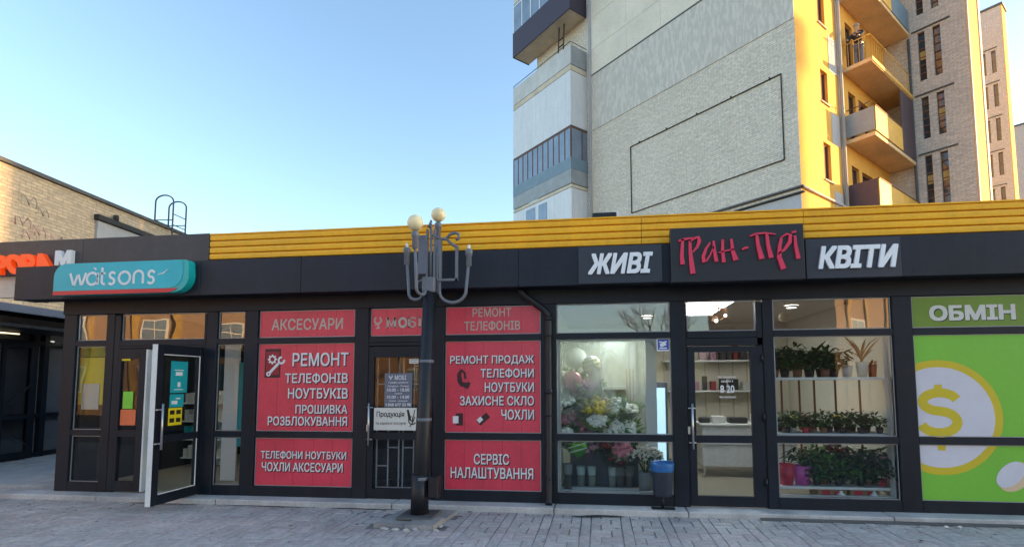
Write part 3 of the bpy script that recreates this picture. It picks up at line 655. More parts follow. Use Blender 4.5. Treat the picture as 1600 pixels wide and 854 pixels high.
# Г
st_([(556, 118), (553, 160), (550, 200), (553, 240)], [13, 15, 17, 21]); st_([(536, 128), (555, 121), (582, 117), (606, 115)], [8, 11, 10, 6])
# р
st_([(590, 128), (590, 180), (595, 235), (600, 286)], [12, 16, 21, 24]); st_([(590, 133), (612, 116), (630, 112), (634, 130), (624, 158), (600, 184)], [7, 10, 14, 18, 13, 6])
# а
st_([(684, 140), (664, 168), (650, 205), (652, 232), (664, 226), (682, 200), (700, 160)], [8, 12, 16, 17, 9, 7, 7]); st_([(700, 132), (702, 175), (710, 232)], [10, 14, 18])
# н
st_([(742, 128), (740, 180), (744, 236)], [11, 14, 17]); st_([(722, 190), (762, 180), (794, 176)], [5, 7, 6]); st_([(782, 126), (786, 180), (800, 228)], [11, 16, 24])
# hyphen
st_([(830, 178), (843, 171), (858, 170)], [8, 10, 9])
# П
st_([(868, 116), (895, 106), (940, 104), (985, 112)], [7, 9, 7, 5]); st_([(898, 108), (903, 160), (918, 226)], [12, 17, 24]); st_([(944, 106), (948, 160), (960, 222)], [12, 16, 21])
# р
st_([(1010, 126), (1000, 170), (996, 220), (1014, 276)], [10, 15, 20, 24]); st_([(1006, 128), (1034, 112), (1050, 118), (1046, 150), (1020, 186), (990, 206)], [6, 9, 14, 17, 12, 5])
# і
st_([(1070, 122), (1072, 170), (1082, 230)], [11, 14, 18]); st_([(1056, 106), (1076, 102)], [8, 11])
br2.build('lettering', 'pink', s)

# teal light box
ws = thing('shop_sign', 'teal light box sign with white lettering watsons and a red bottom stripe', 'sign')
X0, X1, Z0, Z1 = -8.02, -5.83, 3.055, 3.525; r = .22
def tealpoly(x0, x1, z0, z1, r):
    return [(x0, z0)] + [(x1 - r * .95, z0)] + arc(x1 - r * 1.05, z0 + r * 1.1, r * 1.1, -80, 0, 8)[1:] + [(x1, z1 - .06)] + arc(x1 - .06, z1 - .06, .06, 10, 90, 4) + arc(x0 + r, z1 - r, r, 90, 180, 8)
bx = tealpoly(X0, X1, Z0, Z1, r); MB().prism(bx, -.475, -.353).build('side_box', 'tealside', ws)
fpoly = tealpoly(X0 + .002, X1 - .09, Z0 + .062, Z1 - .004, r * .9)
MB().prism(fpoly, -.482, -.4755).build('face_panel', 'teal', ws)
MB().prism([(X0 + .002, Z0), (X1 - .30, Z0), (X1 - .22, Z0 + .02), (X1 - .15, Z0 + .058), (X0 + .002, Z0 + .058)], -.484, -.4755).build('red_stripe', 'redstrip', ws)
lt = MB(); wv = .034; xb, zb, H_ = -7.74, 3.185, .20
def L_(pts, w=wv): lt.ribbon([(xb + a, zb + b) for a, b in pts], w, -.487, -.4825)
L_([(0, .19), (.06, .02), (.075, .012), (.125, .165), (.14, .165), (.19, .012), (.205, .02), (.265, .19)])
L_([(a, b) for a, b in arc(.37, .10, .088, 10, 350, 18)]); L_([(.462, .185), (.462, .01)])
L_([(.39, .265), (.43, .235)], [.012, .03]); L_([(.50, .175), (.585, .175)], .028); L_([(.53, .26), (.53, .06)] + arc(.575, .06, .045, 180, 280, 6))
L_([(.745, .165)] + arc(.70, .145, .042, 40, 255, 10) + arc(.69, .055, .045, 75, -150, 10))
L_(arc(.90, .10, .09, 0, 360, 20)); L_([(1.05, .01), (1.05, .12)] + arc(1.125, .12, .075, 180, 0, 10) + [(1.20, .01)])
L_([(1.385, .165)] + arc(1.335, .145, .046, 40, 255, 10) + arc(1.325, .055, .048, 75, -150, 10))
L_([(1.43, .13), (1.52, .15), (1.60, .21)], [.004, .018, .003])
lt.build('lettering', 'white', ws)

# orange letters of the neighbour on the grey parapet
os_ = thing('raised_letter_sign', 'orange raised slanted letters with a white M on the grey parapet', 'sign')
text('АВРОРА', (-9.72, -8.23, 3.43, 3.74), -.272, 'orange', os_, bold=.06, depth=.07, shear=-.35, split=True)
text('М', (-8.21, -7.93, 3.545, 3.775), -.272, 'white', os_, bold=.05, depth=.06, split=True)

# ================================================================== WINDOW POSTERS
def poster(label, x0, x1, z0, z1, m='red', group=None, name='window_poster'):
    o = MB().box(x0, x1, -.012, -.0055, z0, z1).build(name, m); tag(o, label, 'poster', group)
    seam = MB()
    n = max(2, int((x1 - x0) / .26))
    return o
def redseams(o, x0, x1, z0, z1, k=5):
    sm = MB()
    for i in range(1, k): xx = x0 + (x1 - x0) * i / k + .01 * (i % 2); sm.box(xx, xx + .004, -.0126, -.0118, z0 + .01, z1 - .01)
    sm.build('vinyl_seam', 'red2', o, kind='stuff')
o = poster('red poster in the upper left window lettered АКСЕСУАРИ', -5.02, -3.52, ZT0, ZT1); redseams(o, -5.02, -3.52, ZT0, ZT1)
text('АКСЕСУАРИ', (-4.83, -3.71, 2.53, 2.70), -.0135, 'print_cream', o, bold=.014, depth=.001)
o = poster('large red poster with phone and spanner icon lettered РЕМОНТ ТЕЛЕФОНІВ НОУТБУКІВ', -5.02, -3.53, ZM0, ZM1); redseams(o, -5.02, -3.53, ZM0, ZM1)
for bdy, rc in (('РЕМОНТ', (-4.48, -3.61, 1.995, 2.193)), ('ТЕЛЕФОНІВ', (-4.59, -3.615, 1.743, 1.897)), ('НОУТБУКІВ', (-4.535, -3.61, 1.523, 1.676)), ('ПРОШИВКА', (-4.41, -3.61, 1.305, 1.433)), ('РОЗБЛОКУВАННЯ', (-4.84, -3.61, 1.132, 1.265))): shadow_text(bdy, rc, -.0135, o)
ic = MB().box(-4.92, -4.67, -.0145, -.0125, 1.83, 2.255, b=.0008); ic.build('phone_icon', 'print_d', o)
ic = MB().box(-4.90, -4.69, -.0155, -.0146, 1.87, 2.215); ic.build('phone_screen', 'red2', o)
ic = MB(); ic.ribbon(arc(-4.80, 2.10, .045, 0, 360, 16), .022, -.018, -.0158)
for k in range(8): a = k * PI / 4; ic.ribbon([(-4.80 + .05 * math.cos(a), 2.10 + .05 * math.sin(a)), (-4.80 + .072 * math.cos(a), 2.10 + .072 * math.sin(a))], .022, -.0178, -.0159)
ic.ribbon([(-4.84, 1.90), (-4.70, 2.04)], .04, -.0185, -.0159); ic.ribbon(arc(-4.655, 2.085, .045, 80, 370, 12), .03, -.0182, -.0160); ic.ribbon(arc(-4.855, 1.885, .025, 0, 360, 10), .022, -.0181, -.0160)
ic.build('spanner_icon', 'print_w', o)
o = poster('low red poster left of the phone shop door lettered ТЕЛЕФОНИ НОУТБУКИ ЧОХЛИ АКСЕСУАРИ', -5.02, -3.53, ZL0, ZL1); redseams(o, -5.02, -3.53, ZL0, ZL1)
shadow_text('ТЕЛЕФОНИ НОУТБУКИ', (-4.93, -3.61, .65, .77), -.0135, o); shadow_text('ЧОХЛИ АКСЕСУАРИ', (-4.91, -3.66, .473, .604), -.0135, o)
o = poster('small red poster above the phone shop door lettered МОБІ', -3.28, -2.36, ZT0, ZT1); redseams(o, -3.28, -2.36, ZT0, ZT1, 4)
mb_ = MB(); lx = -3.045
def slab(pts, w=.036): mb_.ribbon(pts, w, -.0155, -.0135)
za, zb_ = 2.54, 2.685
# slab-serif МОБІ
slab([(lx + .02, za), (lx + .02, zb_)], .03); slab([(lx + .02, zb_), (lx + .075, za + .03), (lx + .13, zb_)], .032); slab([(lx + .13, za), (lx + .13, zb_)], .034)
for a in (0, .11): slab([(lx + a - .012, za + .008), (lx + a + .052, za + .008)], .016); slab([(lx + a - .012, zb_ - .008), (lx + a + .040, zb_ - .008)], .016)
slab(arc(lx + .245, (za + zb_) / 2, .052, 0, 360, 16, .062), .034)
b0 = lx + .345
slab([(b0, za), (b0, zb_)], .034); slab([(b0 - .018, zb_ - .008), (b0 + .09, zb_ - .008)], .018); slab([(b0 + .09, zb_), (b0 + .09, zb_ - .035)], .014)
slab([(b0 - .018, za + .008), (b0 + .05, za + .008)] + arc(b0 + .05, za + .045, .037, -90, 90, 8) + [(b0, za + .082)], .020)
b1 = lx + .50; slab([(b1, za), (b1, zb_)], .034); slab([(b1 - .028, za + .008), (b1 + .028, za + .008)], .016); slab([(b1 - .028, zb_ - .008), (b1 + .028, zb_ - .008)], .016)
mb_.build('lettering', 'print_cream', o)
em = MB(); em.ribbon([(-3.17, 2.525), (-3.17, 2.60)], .02, -.0155, -.0135); em.ribbon(arc(-3.175, 2.65, .05, 120, 420, 14), .022, -.0156, -.0136); em.ribbon([(-3.22, 2.58), (-3.17, 2.60), (-3.12, 2.64), (-3.15, 2.69)], [.008, .02, .024, .008], -.0158, -.0137); em.ribbon([(-3.20, 2.535), (-3.14, 2.545)], .018, -.0159, -.0138)
em.build('emblem', 'print_cream', o)
o = poster('red poster in the upper right window lettered РЕМОНТ ТЕЛЕФОНІВ', -2.16, -.80, ZT0, ZT1); redseams(o, -2.16, -.80, ZT0, ZT1)
text('РЕМОНТ', (-1.77, -1.215, 2.672, 2.795), -.0135, 'print_cream', o, depth=.001); text('ТЕЛЕФОНІВ', (-1.89, -1.09, 2.475, 2.615), -.0135, 'print_cream', o, depth=.001)
o = poster('large red poster with watch and gadget pictures lettered ЗАХИСНЕ СКЛО', -2.16, -.80, ZM0, ZM1); redseams(o, -2.16, -.80, ZM0, ZM1)
for bdy, rc in (('РЕМОНТ ПРОДАЖ', (-2.09, -.897, 1.99, 2.125)), ('ТЕЛЕФОНИ', (-1.65, -.897, 1.81, 1.945)), ('НОУТБУКИ', (-1.59, -.897, 1.615, 1.75)), ('ЗАХИСНЕ СКЛО', (-1.944, -.897, 1.43, 1.56)), ('ЧОХЛИ', (-1.354, -.897, 1.235, 1.375))): shadow_text(bdy, rc, -.0135, o)
ic = MB(); ic.ribbon([(-1.93, 1.93), (-1.96, 1.86), (-1.95, 1.77), (-1.91, 1.70)], [.03, .06, .07, .05], -.0145, -.0125); ic.ribbon([(-1.93, 1.93), (-1.88, 1.88), (-1.87, 1.80)], [.03, .03, .03], -.0146, -.0126); ic.ribbon([(-1.93, 1.73), (-1.84, 1.70), (-1.815, 1.75)], [.05, .09, .05], -.0148, -.0127)
ic.build('watch_picture', 'print_d', o)
ic = MB().box(-2.0, -1.90, -.0145, -.0125, 1.15, 1.32, b=.0009); ic.build('case_picture', 'print_d', o); MB().box(-2.045, -1.965, -.0158, -.0146, 1.18, 1.28).build('case_inside', 'print_w', o)
ic = MB(); ic.ribbon([(-1.68, 1.18), (-1.54, 1.30)], .085, -.0145, -.0125); ic.build('gadget_picture', 'print_d', o); ic = MB(); ic.ribbon([(-1.685, 1.205), (-1.63, 1.255)], .06, -.0156, -.0146); ic.build('gadget_body', 'print_w', o)
o = poster('low red poster beside the black downpipe lettered СЕРВІС НАЛАШТУВАННЯ', -2.16, -.81, ZL0, ZL1); redseams(o, -2.16, -.81, ZL0, ZL1)
shadow_text('СЕРВІС', (-1.74, -1.245, .62, .765), -.0135, o); shadow_text('НАЛАШТУВАННЯ', (-2.07, -.91, .43, .578), -.0135, o)
# green exchange posters
o = poster('dark green poster in the transom lettered ОБМІН', 3.97, 6.29, ZT0, ZT1, 'greend'); shadow = None
text('ОБМІН', (4.185, 5.18, 2.495, 2.695), -.0120, 'black', o, name='letter_shadow', bold=.05, depth=.001); text('ОБМІН', (4.18, 5.175, 2.505, 2.705), -.0135, 'paper', o, bold=.04, depth=.001)
def disc(cx, cz, r, x0, z0, z1, n=48):
    """coin outline clipped to the poster: a polygon in x-z"""
    pts = [(max(x0, min(6.28, cx + r * math.cos(2 * PI * i / n))), max(z0, min(z1, cz + r * math.sin(2 * PI * i / n)))) for i in range(n)]
    out = []
    for p in pts:
        if not out or (abs(p[0] - out[-1][0]) + abs(p[1] - out[-1][1])) > 1e-5: out.append(p)
    return out
CX, CZ, RC = 4.235, 1.295, .715
for z0, z1, lab in ((ZM0, ZM1, 'large green poster with the upper half of a dollar coin'), (ZL0, ZL1, 'low green poster with the bottom of the dollar coin and a small coin')):
    o = poster(lab, 3.955 if z0 > .5 else 3.96, 6.29, z0, z1, 'green')
    MB().prism(disc(CX, CZ, RC, 3.965, z0 + .002, z1 - .002), -.0138, -.0121).build('coin_rim', 'coiny', o)
    MB().prism(disc(CX, CZ, RC - .09, 3.967, z0 + .004, z1 - .004), -.0150, -.0139).build('coin_face', 'coinw', o)
    dm_ = MB()
    cx0, cz0 = 4.235, 1.29
    S = arc(4.24, 1.485, .20, 15, 262, 14, .115) + arc(4.22, 1.235, .21, 82, -165, 14, .135)
    if z0 > .5: dm_.ribbon(S, .115, -.0164, -.0151)
    a, b = max(z0 + .004, .885), min(z1, 1.695)
    if a < b:
        for (p, q) in ((1.58, 1.70), (1.05, 1.12), (.885, .95)):
            pa, qa = max(p, z0 + .004), min(q, z1 - .004)
            if qa - pa > .01: dm_.box(cx0 - .05, cx0 + .04, -.0169, -.0152, pa, qa)
    if dm_.v: dm_.build('dollar_sign', 'coiny', o)
    if z0 < .5:
        c = MB(); c.add([], []); ang = .55
        def ell(cx, cz, a, b, th, n=28): return [(cx + a * math.cos(t) * math.cos(th) - b * math.sin(t) * math.sin(th), cz + a * math.cos(t) * math.sin(th) + b * math.sin(t) * math.cos(th)) for t in [2 * PI * i / n for i in range(n)]]
        MB().prism(ell(5.03, .575, .21, .155, .75), -.0138, -.0121).build('small_coin_edge', 'coinp', o)
        MB().prism(ell(4.99, .60, .195, .12, .75), -.0150, -.0139).build('small_coin_face', 'coinw', o)
# small stickers and door sheets
def sticker(label, x0, x1, z0, z1, m, y=-.0115, name='sticker', cat='sticker'):
    return tag(MB().box(x0, x1, y - .002, y + .002, z0, z1).build(name, m), label, cat)
o = sticker('blue video surveillance sticker in the corner of the flower window', .775, .95, 2.16, 2.335, 'print_w')
MB().box(.79, .935, -.0155, -.0137, 2.178, 2.318).build('blue_field', 'bluesign', o)
ic = MB(); ic.ribbon([(.81, 2.285), (.86, 2.275), (.91, 2.29)], .02, -.0168, -.0157); ic.ribbon([(.82, 2.235), (.90, 2.26)], .045, -.0169, -.0158); ic.ribbon([(.81, 2.20), (.91, 2.20)], .018, -.0167, -.0156); ic.build('camera_symbol', 'print_w', o)
YD = -.0255
o = sticker('grey opening hours sheet on the phone shop door headed МОБІ', -3.05, -2.64, 1.40, 1.885, 'signgrey', YD, 'opening_hours_sign', 'sign')
for bdy, rc in (('МОБІ', (-2.90, -2.73, 1.79, 1.855)), ('Графік роботи', (-2.99, -2.70, 1.735, 1.765)), ('Понеділок - П\'ятниця', (-3.0, -2.69, 1.685, 1.715)), ('10.00 - 18.00', (-3.01, -2.68, 1.625, 1.67)), ('Субота', (-2.90, -2.79, 1.582, 1.608)), ('10.00 - 14.00', (-3.01, -2.68, 1.525, 1.568)), ('Неділя - вихідний', (-2.98, -2.71, 1.478, 1.504)), ('т.068 677 33 90', (-3.035, -2.655, 1.418, 1.458))):
    text(bdy, rc, YD - .0022, 'print_w', o, bold=.012, depth=.001)
ic = MB(); ic.ribbon([(-2.96, 1.79), (-2.96, 1.83)], .012, YD - .0035, YD - .0022); ic.ribbon(arc(-2.96, 1.84, .022, 150, 390, 8), .012, YD - .0036, YD - .0023); ic.build('emblem', 'print_w', o)
o = sticker('white sheet lettered Продукція with a black monogram on the phone shop door', -3.19, -2.56, 1.08, 1.395, 'paper', -.052, 'notice', 'sign')
text('Продукція', (-3.15, -2.74, 1.25, 1.345), -.0542, 'black', o, bold=.018, depth=.001); text('та сервісні послуги', (-3.16, -2.72, 1.15, 1.20), -.0542, 'black', o, bold=.004, depth=.001)
ic = MB(); ic.ribbon([(-2.69, 1.37), (-2.66, 1.24), (-2.63, 1.20), (-2.60, 1.30), (-2.585, 1.37)], [.03, .04, .02, .012, .01], -.0555, -.0542); ic.ribbon(arc(-2.62, 1.22, .055, 100, 330, 10), .016, -.0557, -.0543); ic.ribbon([(-2.66, 1.13), (-2.62, 1.18), (-2.585, 1.27)], .014, -.0558, -.0544); ic.build('monogram', 'black', o)
o = sticker('small white card at the top corner of the phone shop door', -2.69, -2.55, 2.02, 2.085, 'paper', YD, 'notice', 'sticker')
for z in (2.035, 2.06): text('сервіс', (-2.68, -2.56, z, z + .016), YD - .0022, 'black', o, depth=.001)
o = sticker('white opening hours lettering on the glass of the flower shop door', 1.60, 1.60 + .001, 1.5, 1.501, 'print_w', -.019, 'opening_hours_sign', 'sign')
for bdy, rc in (('Ми працюємо', (1.56, 1.79, 1.79, 1.825)), ('щодня з', (1.60, 1.75, 1.735, 1.765)), ('8 20', (1.585, 1.765, 1.60, 1.70)), ('без вихідних', (1.57, 1.78, 1.53, 1.56))): text(bdy, rc, -.0180, 'white', o, bold=.016, depth=.001)
# on the fixed leaf
sticker('yellow warning sticker at the top of the fixed door leaf', -7.28, -7.13, 2.10, 2.17, 'yprint', YD - .008); 
sticker('bright green paper on the fixed door leaf', -7.23, -7.06, 1.37, 1.63, 'gprint', YD)
sticker('orange paper below the green one on the fixed door leaf', -7.26, -7.0, 1.12, 1.355, 'oprint', YD)
# on the open leaf (its right-hand face, local y = +.006)
def on_leaf(label, a, b, z0, z1, m, lines=(), lm='white'):
    o = MB().box(-.002, .002, a, b, z0, z1).build('door_sheet', m); tag(o, label, 'sticker')
    o.location = (-5.915 + .0085, -.015, 0); o.rotation_euler = (0, 0, math.radians(1))
    for (p, q, zz, hh) in lines: MB().box(.0022, .0034, p, q, zz, zz + hh).build('print', lm, o)
    return o
on_leaf('tall teal leaflet on the glass of the open shop door', -.60, -.31, 1.62, 2.06, 'tealprint', ((-.52, -.40, 1.86, .05), (-.54, -.38, 1.93, .012), (-.48, -.43, 1.70, .07), (-.54, -.38, 1.66, .01)))
on_leaf('small teal leaflet below the tall one on the open shop door', -.60, -.36, 1.42, 1.60, 'tealprint', ((-.57, -.47, 1.46, .05), (-.50, -.42, 1.53, .02)))
on_leaf('yellow sheet of black pictograms on the open shop door', -.61, -.38, 1.17, 1.41, 'yprint', ((-.59, -.51, 1.32, .06), (-.48, -.40, 1.32, .06), (-.59, -.51, 1.21, .06), (-.48, -.40, 1.21, .06)), 'black')

# ================================================================== STREET LAMP
lamp = thing('street_lamp', 'old four-armed street lamp with black post and two cream globes', 'street lamp', (0, 0, 0))
pb, ptp = Vector((-2.26, -.72, .10)), Vector((-2.155, -.72, 2.92))
MB().tube([pb, pb.lerp(ptp, .3), ptp], [.108, .103, .088], 8).build('pole', 'post', lamp)
MB().tube([pb + Vector((0, 0, .0)), pb + Vector((.002, 0, .5))], [.118, .112], 8).build('pole_sleeve', 'post', lamp)
bd = MB()
for f_ in (.16, .42, .68): c_ = pb.lerp(ptp, f_); bd.tube([c_ - Vector((0, 0, .02)), c_ + Vector((0, 0, .02))], [.1135 - .022 * f_, .1125 - .022 * f_], 8)
bd.build('clamp_band', 'lamppaint', lamp)
MB().box(-2.13, -2.0, -.80, -.66, .32, .58, b=.012).build('junction_box', 'post', lamp)
MB().box(-2.48, -2.03, -.95, -.52, .085, .118, b=.01).build('base_plate', 'ledge', lamp)
MB().box(-2.24, -2.075, -.80, -.64, 2.90, 3.10, b=.012).build('collar', 'lamppaint', lamp)
stub = MB()
for dx in (-.05, .05): stub.box(-2.15 + dx - .014, -2.15 + dx + .014, -.735, -.705, 3.10, 3.74)
stub.tube([(-2.15, -.72, 3.1), (-2.15, -.72, 3.80)], .018, 8); stub.tube([(-2.17, -.72, 3.76), (-2.15, -.72, 3.86)], [.035, .012], 8)
stub.build('mast', 'lamppaint', lamp)
def uarm(dx, dy, out, ztip, zb, zin, rin=.09):
    d = Vector((dx, dy, 0)); c = Vector((-2.155, -.72, 0))
    mid = (rin + out) / 2; rad = (out - rin) / 2; pts = [c + d * rin + Vector((0, 0, zin))]
    for k in range(13):
        a = PI + PI * k / 12; pts.append(c + d * (mid + rad * math.cos(a)) + Vector((0, 0, zb + rad * .85 + rad * .85 * math.sin(a))))
    pts.append(c + d * (out + .03) + Vector((0, 0, ztip - .22)))
    a = MB().tube(pts, .021, 8).build('arm', 'lamppaint', lamp)
    tip = c + d * (out + .035)
    MB().lathe([(.022, -.24), (.036, -.23), (.036, -.10), (.046, -.09), (.050, -.03), (.03, -.01), (.0, -.01)], (tip.x, tip.y, ztip), 12).build('socket', 'lamppaint', a)
    return a, tip
a, t1 = uarm(-1, .0, .285, 3.52, 2.82, 3.0); MB().lathe([(.018, -.01), (.022, .02), (.012, .045), (.0, .05)], (t1.x, t1.y, 3.52), 10).build('bulb', 'white', a)
a, t2 = uarm(1, .0, .475, 3.47, 2.77, 3.04, .125); MB().lathe([(.018, -.01), (.022, .02), (.012, .045), (.0, .05)], (t2.x, t2.y, 3.47), 10).build('bulb', 'white', a)
a, t3 = uarm(-.45, -.893, .235, 3.66, 2.86, 3.0, .07); MB().ball((t3.x, t3.y, 3.755), .100, 20, 14).build('globe', 'globe', a)
a, t4 = uarm(.06, .998, .22, 3.92, 2.95, 3.05, .07); MB().ball((t4.x, t4.y, 4.015), .097, 20, 14).build('globe', 'globe', a)
fr_ = MB()      # rectangular bracket with curl
for (x0, x1, z0, z1) in ((-2.035, -2.005, 3.08, 3.60), (-1.82, -1.785, 3.05, 3.50), (-2.06, -1.79, 3.05, 3.08)): fr_.box(x0, x1, -.74, -.70, z0, z1)
fr_.tube([(-2.13, -.72, 3.66), (-2.03, -.72, 3.61), (-1.94, -.72, 3.60), (-1.87, -.72, 3.53), (-1.80, -.72, 3.49)], .022, 6)
fr_.tube([(-1.95, -.72, 3.60), (-1.90, -.72, 3.66), (-1.83, -.72, 3.68), (-1.78, -.72, 3.66), (-1.78, -.72, 3.60), (-1.82, -.72, 3.59)], .020, 6)
fr_.build('bracket', 'lamppaint', lamp)
fr_ = MB(); fr_.box(-2.315, -2.205, -.745, -.715, 3.15, 3.66, b=.004); fr_.build('side_plate', 'signgrey', lamp)
fr_ = MB(); fr_.tube([(-2.33, -.74, 3.04), (-2.2, -.74, 3.08)], .018, 6); fr_.tube([(-2.33, -.74, 3.04), (-2.31, -.74, 3.3)], .014, 6); fr_.build('bracket', 'lamppaint', lamp)
# broken paving slab round the foot
ft = thing('lamp_footing', 'cracked concrete footing slab round the foot of the street lamp', 'footing', (0, 0, 0))
pieces = [[(-2.68, -1.12), (-2.30, -1.16), (-2.26, -.80), (-2.64, -.72)], [(-2.29, -1.165), (-1.92, -1.20), (-1.90, -.86), (-2.25, -.81)], [(-2.64, -.71), (-2.26, -.79), (-2.24, -.40), (-2.60, -.38)], [(-2.25, -.80), (-1.90, -.85), (-1.86, -.40), (-2.23, -.40)]]
for i, q in enumerate(pieces):
    h = .085 + .012 * (i % 2); n = 4
    vs = [(x, y, .02) for x, y in q] + [(x + random.uniform(-.01, .01), y + random.uniform(-.01, .01), h + random.uniform(-.012, .012)) for x, y in q]
    MB().add(vs, [(3, 2, 1, 0), (4, 5, 6, 7)] + [(k, (k + 1) % 4, (k + 1) % 4 + 4, k + 4) for k in range(4)]).build('slab_piece', 'oldslab', ft)
rb = MB()
for k in range(9):
    x, y = random.choice([(random.uniform(-2.7, -1.85), -1.2 + random.uniform(-.05, .03)), (random.uniform(-1.9, -1.74), random.uniform(-1.15, -.4))])
    s_ = random.uniform(.012, .035); rb.ball((x, y, G0 + s_ * .3), s_, 6, 4, random.uniform(.8, 1.6), 1, .6)
rb.build('rubble', 'concrete', kind='stuff')
db = MB()
for k in range(170):
    x = random.uniform(-9, 5); y = -.34 - abs(random.gauss(0, .25)) if k < 110 else random.uniform(-2.4, -.4); a = random.uniform(0, 3.1); s_ = random.uniform(.006, .022)
    p = [Vector((x + s_ * math.cos(a + q) * (1.6 if q in (0, 3.14) else .7), y + s_ * math.sin(a + q), G0 + .006 + random.uniform(0, .006))) for q in (0, 1.57, 3.14, 4.71)]
    db.add(p, [(0, 1, 2, 3)])
db.build('debris', 'bark', kind='stuff')

# ================================================================== LITTER BIN
bn = thing('litter_bin', 'dark grey post litter bin lined with a blue bag by the flower shop door', 'litter bin', (.795, -.17, 0))
MB().lathe([(0, .27), (.06, .27), (.108, .285), (.122, .31), (.140, .66), (.140, .70), (.132, .70), (.118, .35), (0, .34)], n=24).build('bucket', 'binm', bn)
MB().lathe([(.126, .60), (.128, .69), (.146, .715), (.153, .70), (.152, .655), (.147, .62), (.149, .605), (.144, .60)], n=24).build('bag', 'blue', bn)
MB().tube([(0, 0, .13), (0, 0, .285)], .018, 8).build('post', 'black', bn)
MB().box(-.15, .15, -.05, .05, FZ + .001, FZ + .013, b=.004).build('foot_plate', 'black', bn)

# ================================================================== FLOWER SHOP INSIDE
lp = thing('ceiling_light', 'bright square ceiling light inside the flower shop above the door', 'ceiling light', (0, 0, 0))
lf = MB()
for k in range(5): lf.box(1.30, 2.0, .70 + k * .40, .735 + k * .40, 2.925, 2.965)
for xx in (1.28, 2.0): lf.box(xx, xx + .03, .70, 2.335, 2.924, 2.966)
lf.build('frame', 'white', lp); ld = MB()
for k in range(4): ld.box(1.312, 1.998, .74 + k * .40, 1.095 + k * .40, 2.935, 2.962)
ld.build('diffuser', 'led', lp)
for (x, y, wh) in ((3.1, 1.6, 'above the plant shelf nearest the glass'), (3.1, 3.0, 'near the back wall behind the plants'), (.9, 2.6, 'behind the cold room')):
    o = thing('ceiling_light', 'round white downlight ' + wh, 'ceiling light', (x, y, 0), group='downlights in the flower shop'); MB().lathe([(.10, 2.96), (.10, 2.93), (.08, 2.93)], n=16).build('rim', 'white', o); MB().lathe([(.0, 2.94), (.08, 2.94)], n=16).build('diffuser', 'led', o)
gl = thing('pendant_lamp', 'round cream pendant lamp behind the transom of the plant window', 'lamp', (2.62, .55, 0)); MB().ball((0, 0, 2.66), .075, 14, 10).build('globe', 'globe', gl); MB().tube([(0, 0, 2.73), (0, 0, 2.965)], .006, 6).build('cord', 'white', gl)
sp = thing('spot_lamp', 'dried flower cluster lamp hanging in the flower shop above the door', 'lamp', (1.82, 1.0, 0))
sb = MB()
for k in range(60):
    th = random.uniform(0, 2 * PI); sb.leaf((random.uniform(-.12, .12), random.uniform(-.1, .1), 2.80 + random.uniform(-.14, .1)), (math.cos(th), math.sin(th), random.uniform(-.6, .6)), .10, .03)
sb.build('dried_flowers', 'leaft', sp); MB().tube([(0, 0, 2.8), (0, 0, 2.965)], .01, 6).build('rod', 'black', sp)
MB().ball((-.06, -.12, 2.66), .028, 10, 8).build('bulb', 'spot', sp); o = MB().ball((.08, -.1, 2.74), .024, 10, 8).build('bulb', 'spot', sp)
# back shelves
bs = thing('wall_shelf_unit', 'pale wall shelves along the back wall of the flower shop', 'shelf', (0, 0, 0))
for z in (1.57, 2.18): MB().box(1.3, 3.4, 3.62, 3.98, z - .03, z).build('board', 'white', bs)
for k in range(8): MB().box(1.35 + k * .28, 1.365 + k * .28, 3.985, 3.998, .9, 2.9).build('wall_slat', 'wood', bs)
for z in (1.575, 2.185):
    x = 1.5; gi = 0
    while x < 3.1:
        ww = random.uniform(.07, .16); hh = random.uniform(.14, .32); mm = random.choice(['potd', 'leafr', 'wrapp', 'potd', 'wood', 'potw', 'pot'])
        cn = {'potd': 'black', 'leafr': 'dark red', 'wrapp': 'dusty pink', 'wood': 'tan', 'potw': 'pale', 'pot': 'terracotta'}[mm]; gi += 1
        b = MB().box(x, x + ww, 3.68, 3.85, z, z + hh, b=.006).build('gift_box', mm)
        tag(b, '%s gift box, %s from the left on the %s back shelf' % (cn, ['first', 'second', 'third', 'fourth', 'fifth', 'sixth', 'seventh', 'eighth', 'ninth', 'tenth', 'eleventh', 'twelfth', 'thirteenth'][gi - 1], 'upper' if z > 2 else 'lower'), 'box', 'gift boxes on the back shelves'); x += ww + random.uniform(.02, .09)
ct = thing('shop_counter', 'white sales counter on a metal leg behind the flower shop door', 'counter', (0, 0, 0))
MB().box(1.70, 3.3, 2.0, 2.65, 1.0, 1.035, b=.005).build('counter_top', 'white', ct); MB().box(1.74, 3.26, 2.03, 2.62, .32, .995).build('cabinet', 'wclad', ct)
for xx in (1.76, 3.2): MB().tube([(xx, 2.06, FZ + .02), (xx, 2.06, .32)], .02, 8).build('leg', 'steel', ct)
MB().box(1.738, 3.262, 2.015, 2.028, .68, .685).build('drawer_gap', 'ledge', ct)
for (x, w2, h, m, lb) in ((1.72, .16, .10, 'potd', 'black card terminal on the sales counter'), (1.92, .22, .12, 'potw', 'pale tray on the sales counter'), (2.2, .30, .10, 'potd', 'dark cash register on the sales counter'), (2.6, .14, .16, 'white', 'white paper roll box on the sales counter')):
    tag(MB().box(x, x + w2, 2.08, 2.3, 1.037, 1.037 + h, b=.015).build('counter_item', m), lb, 'box')
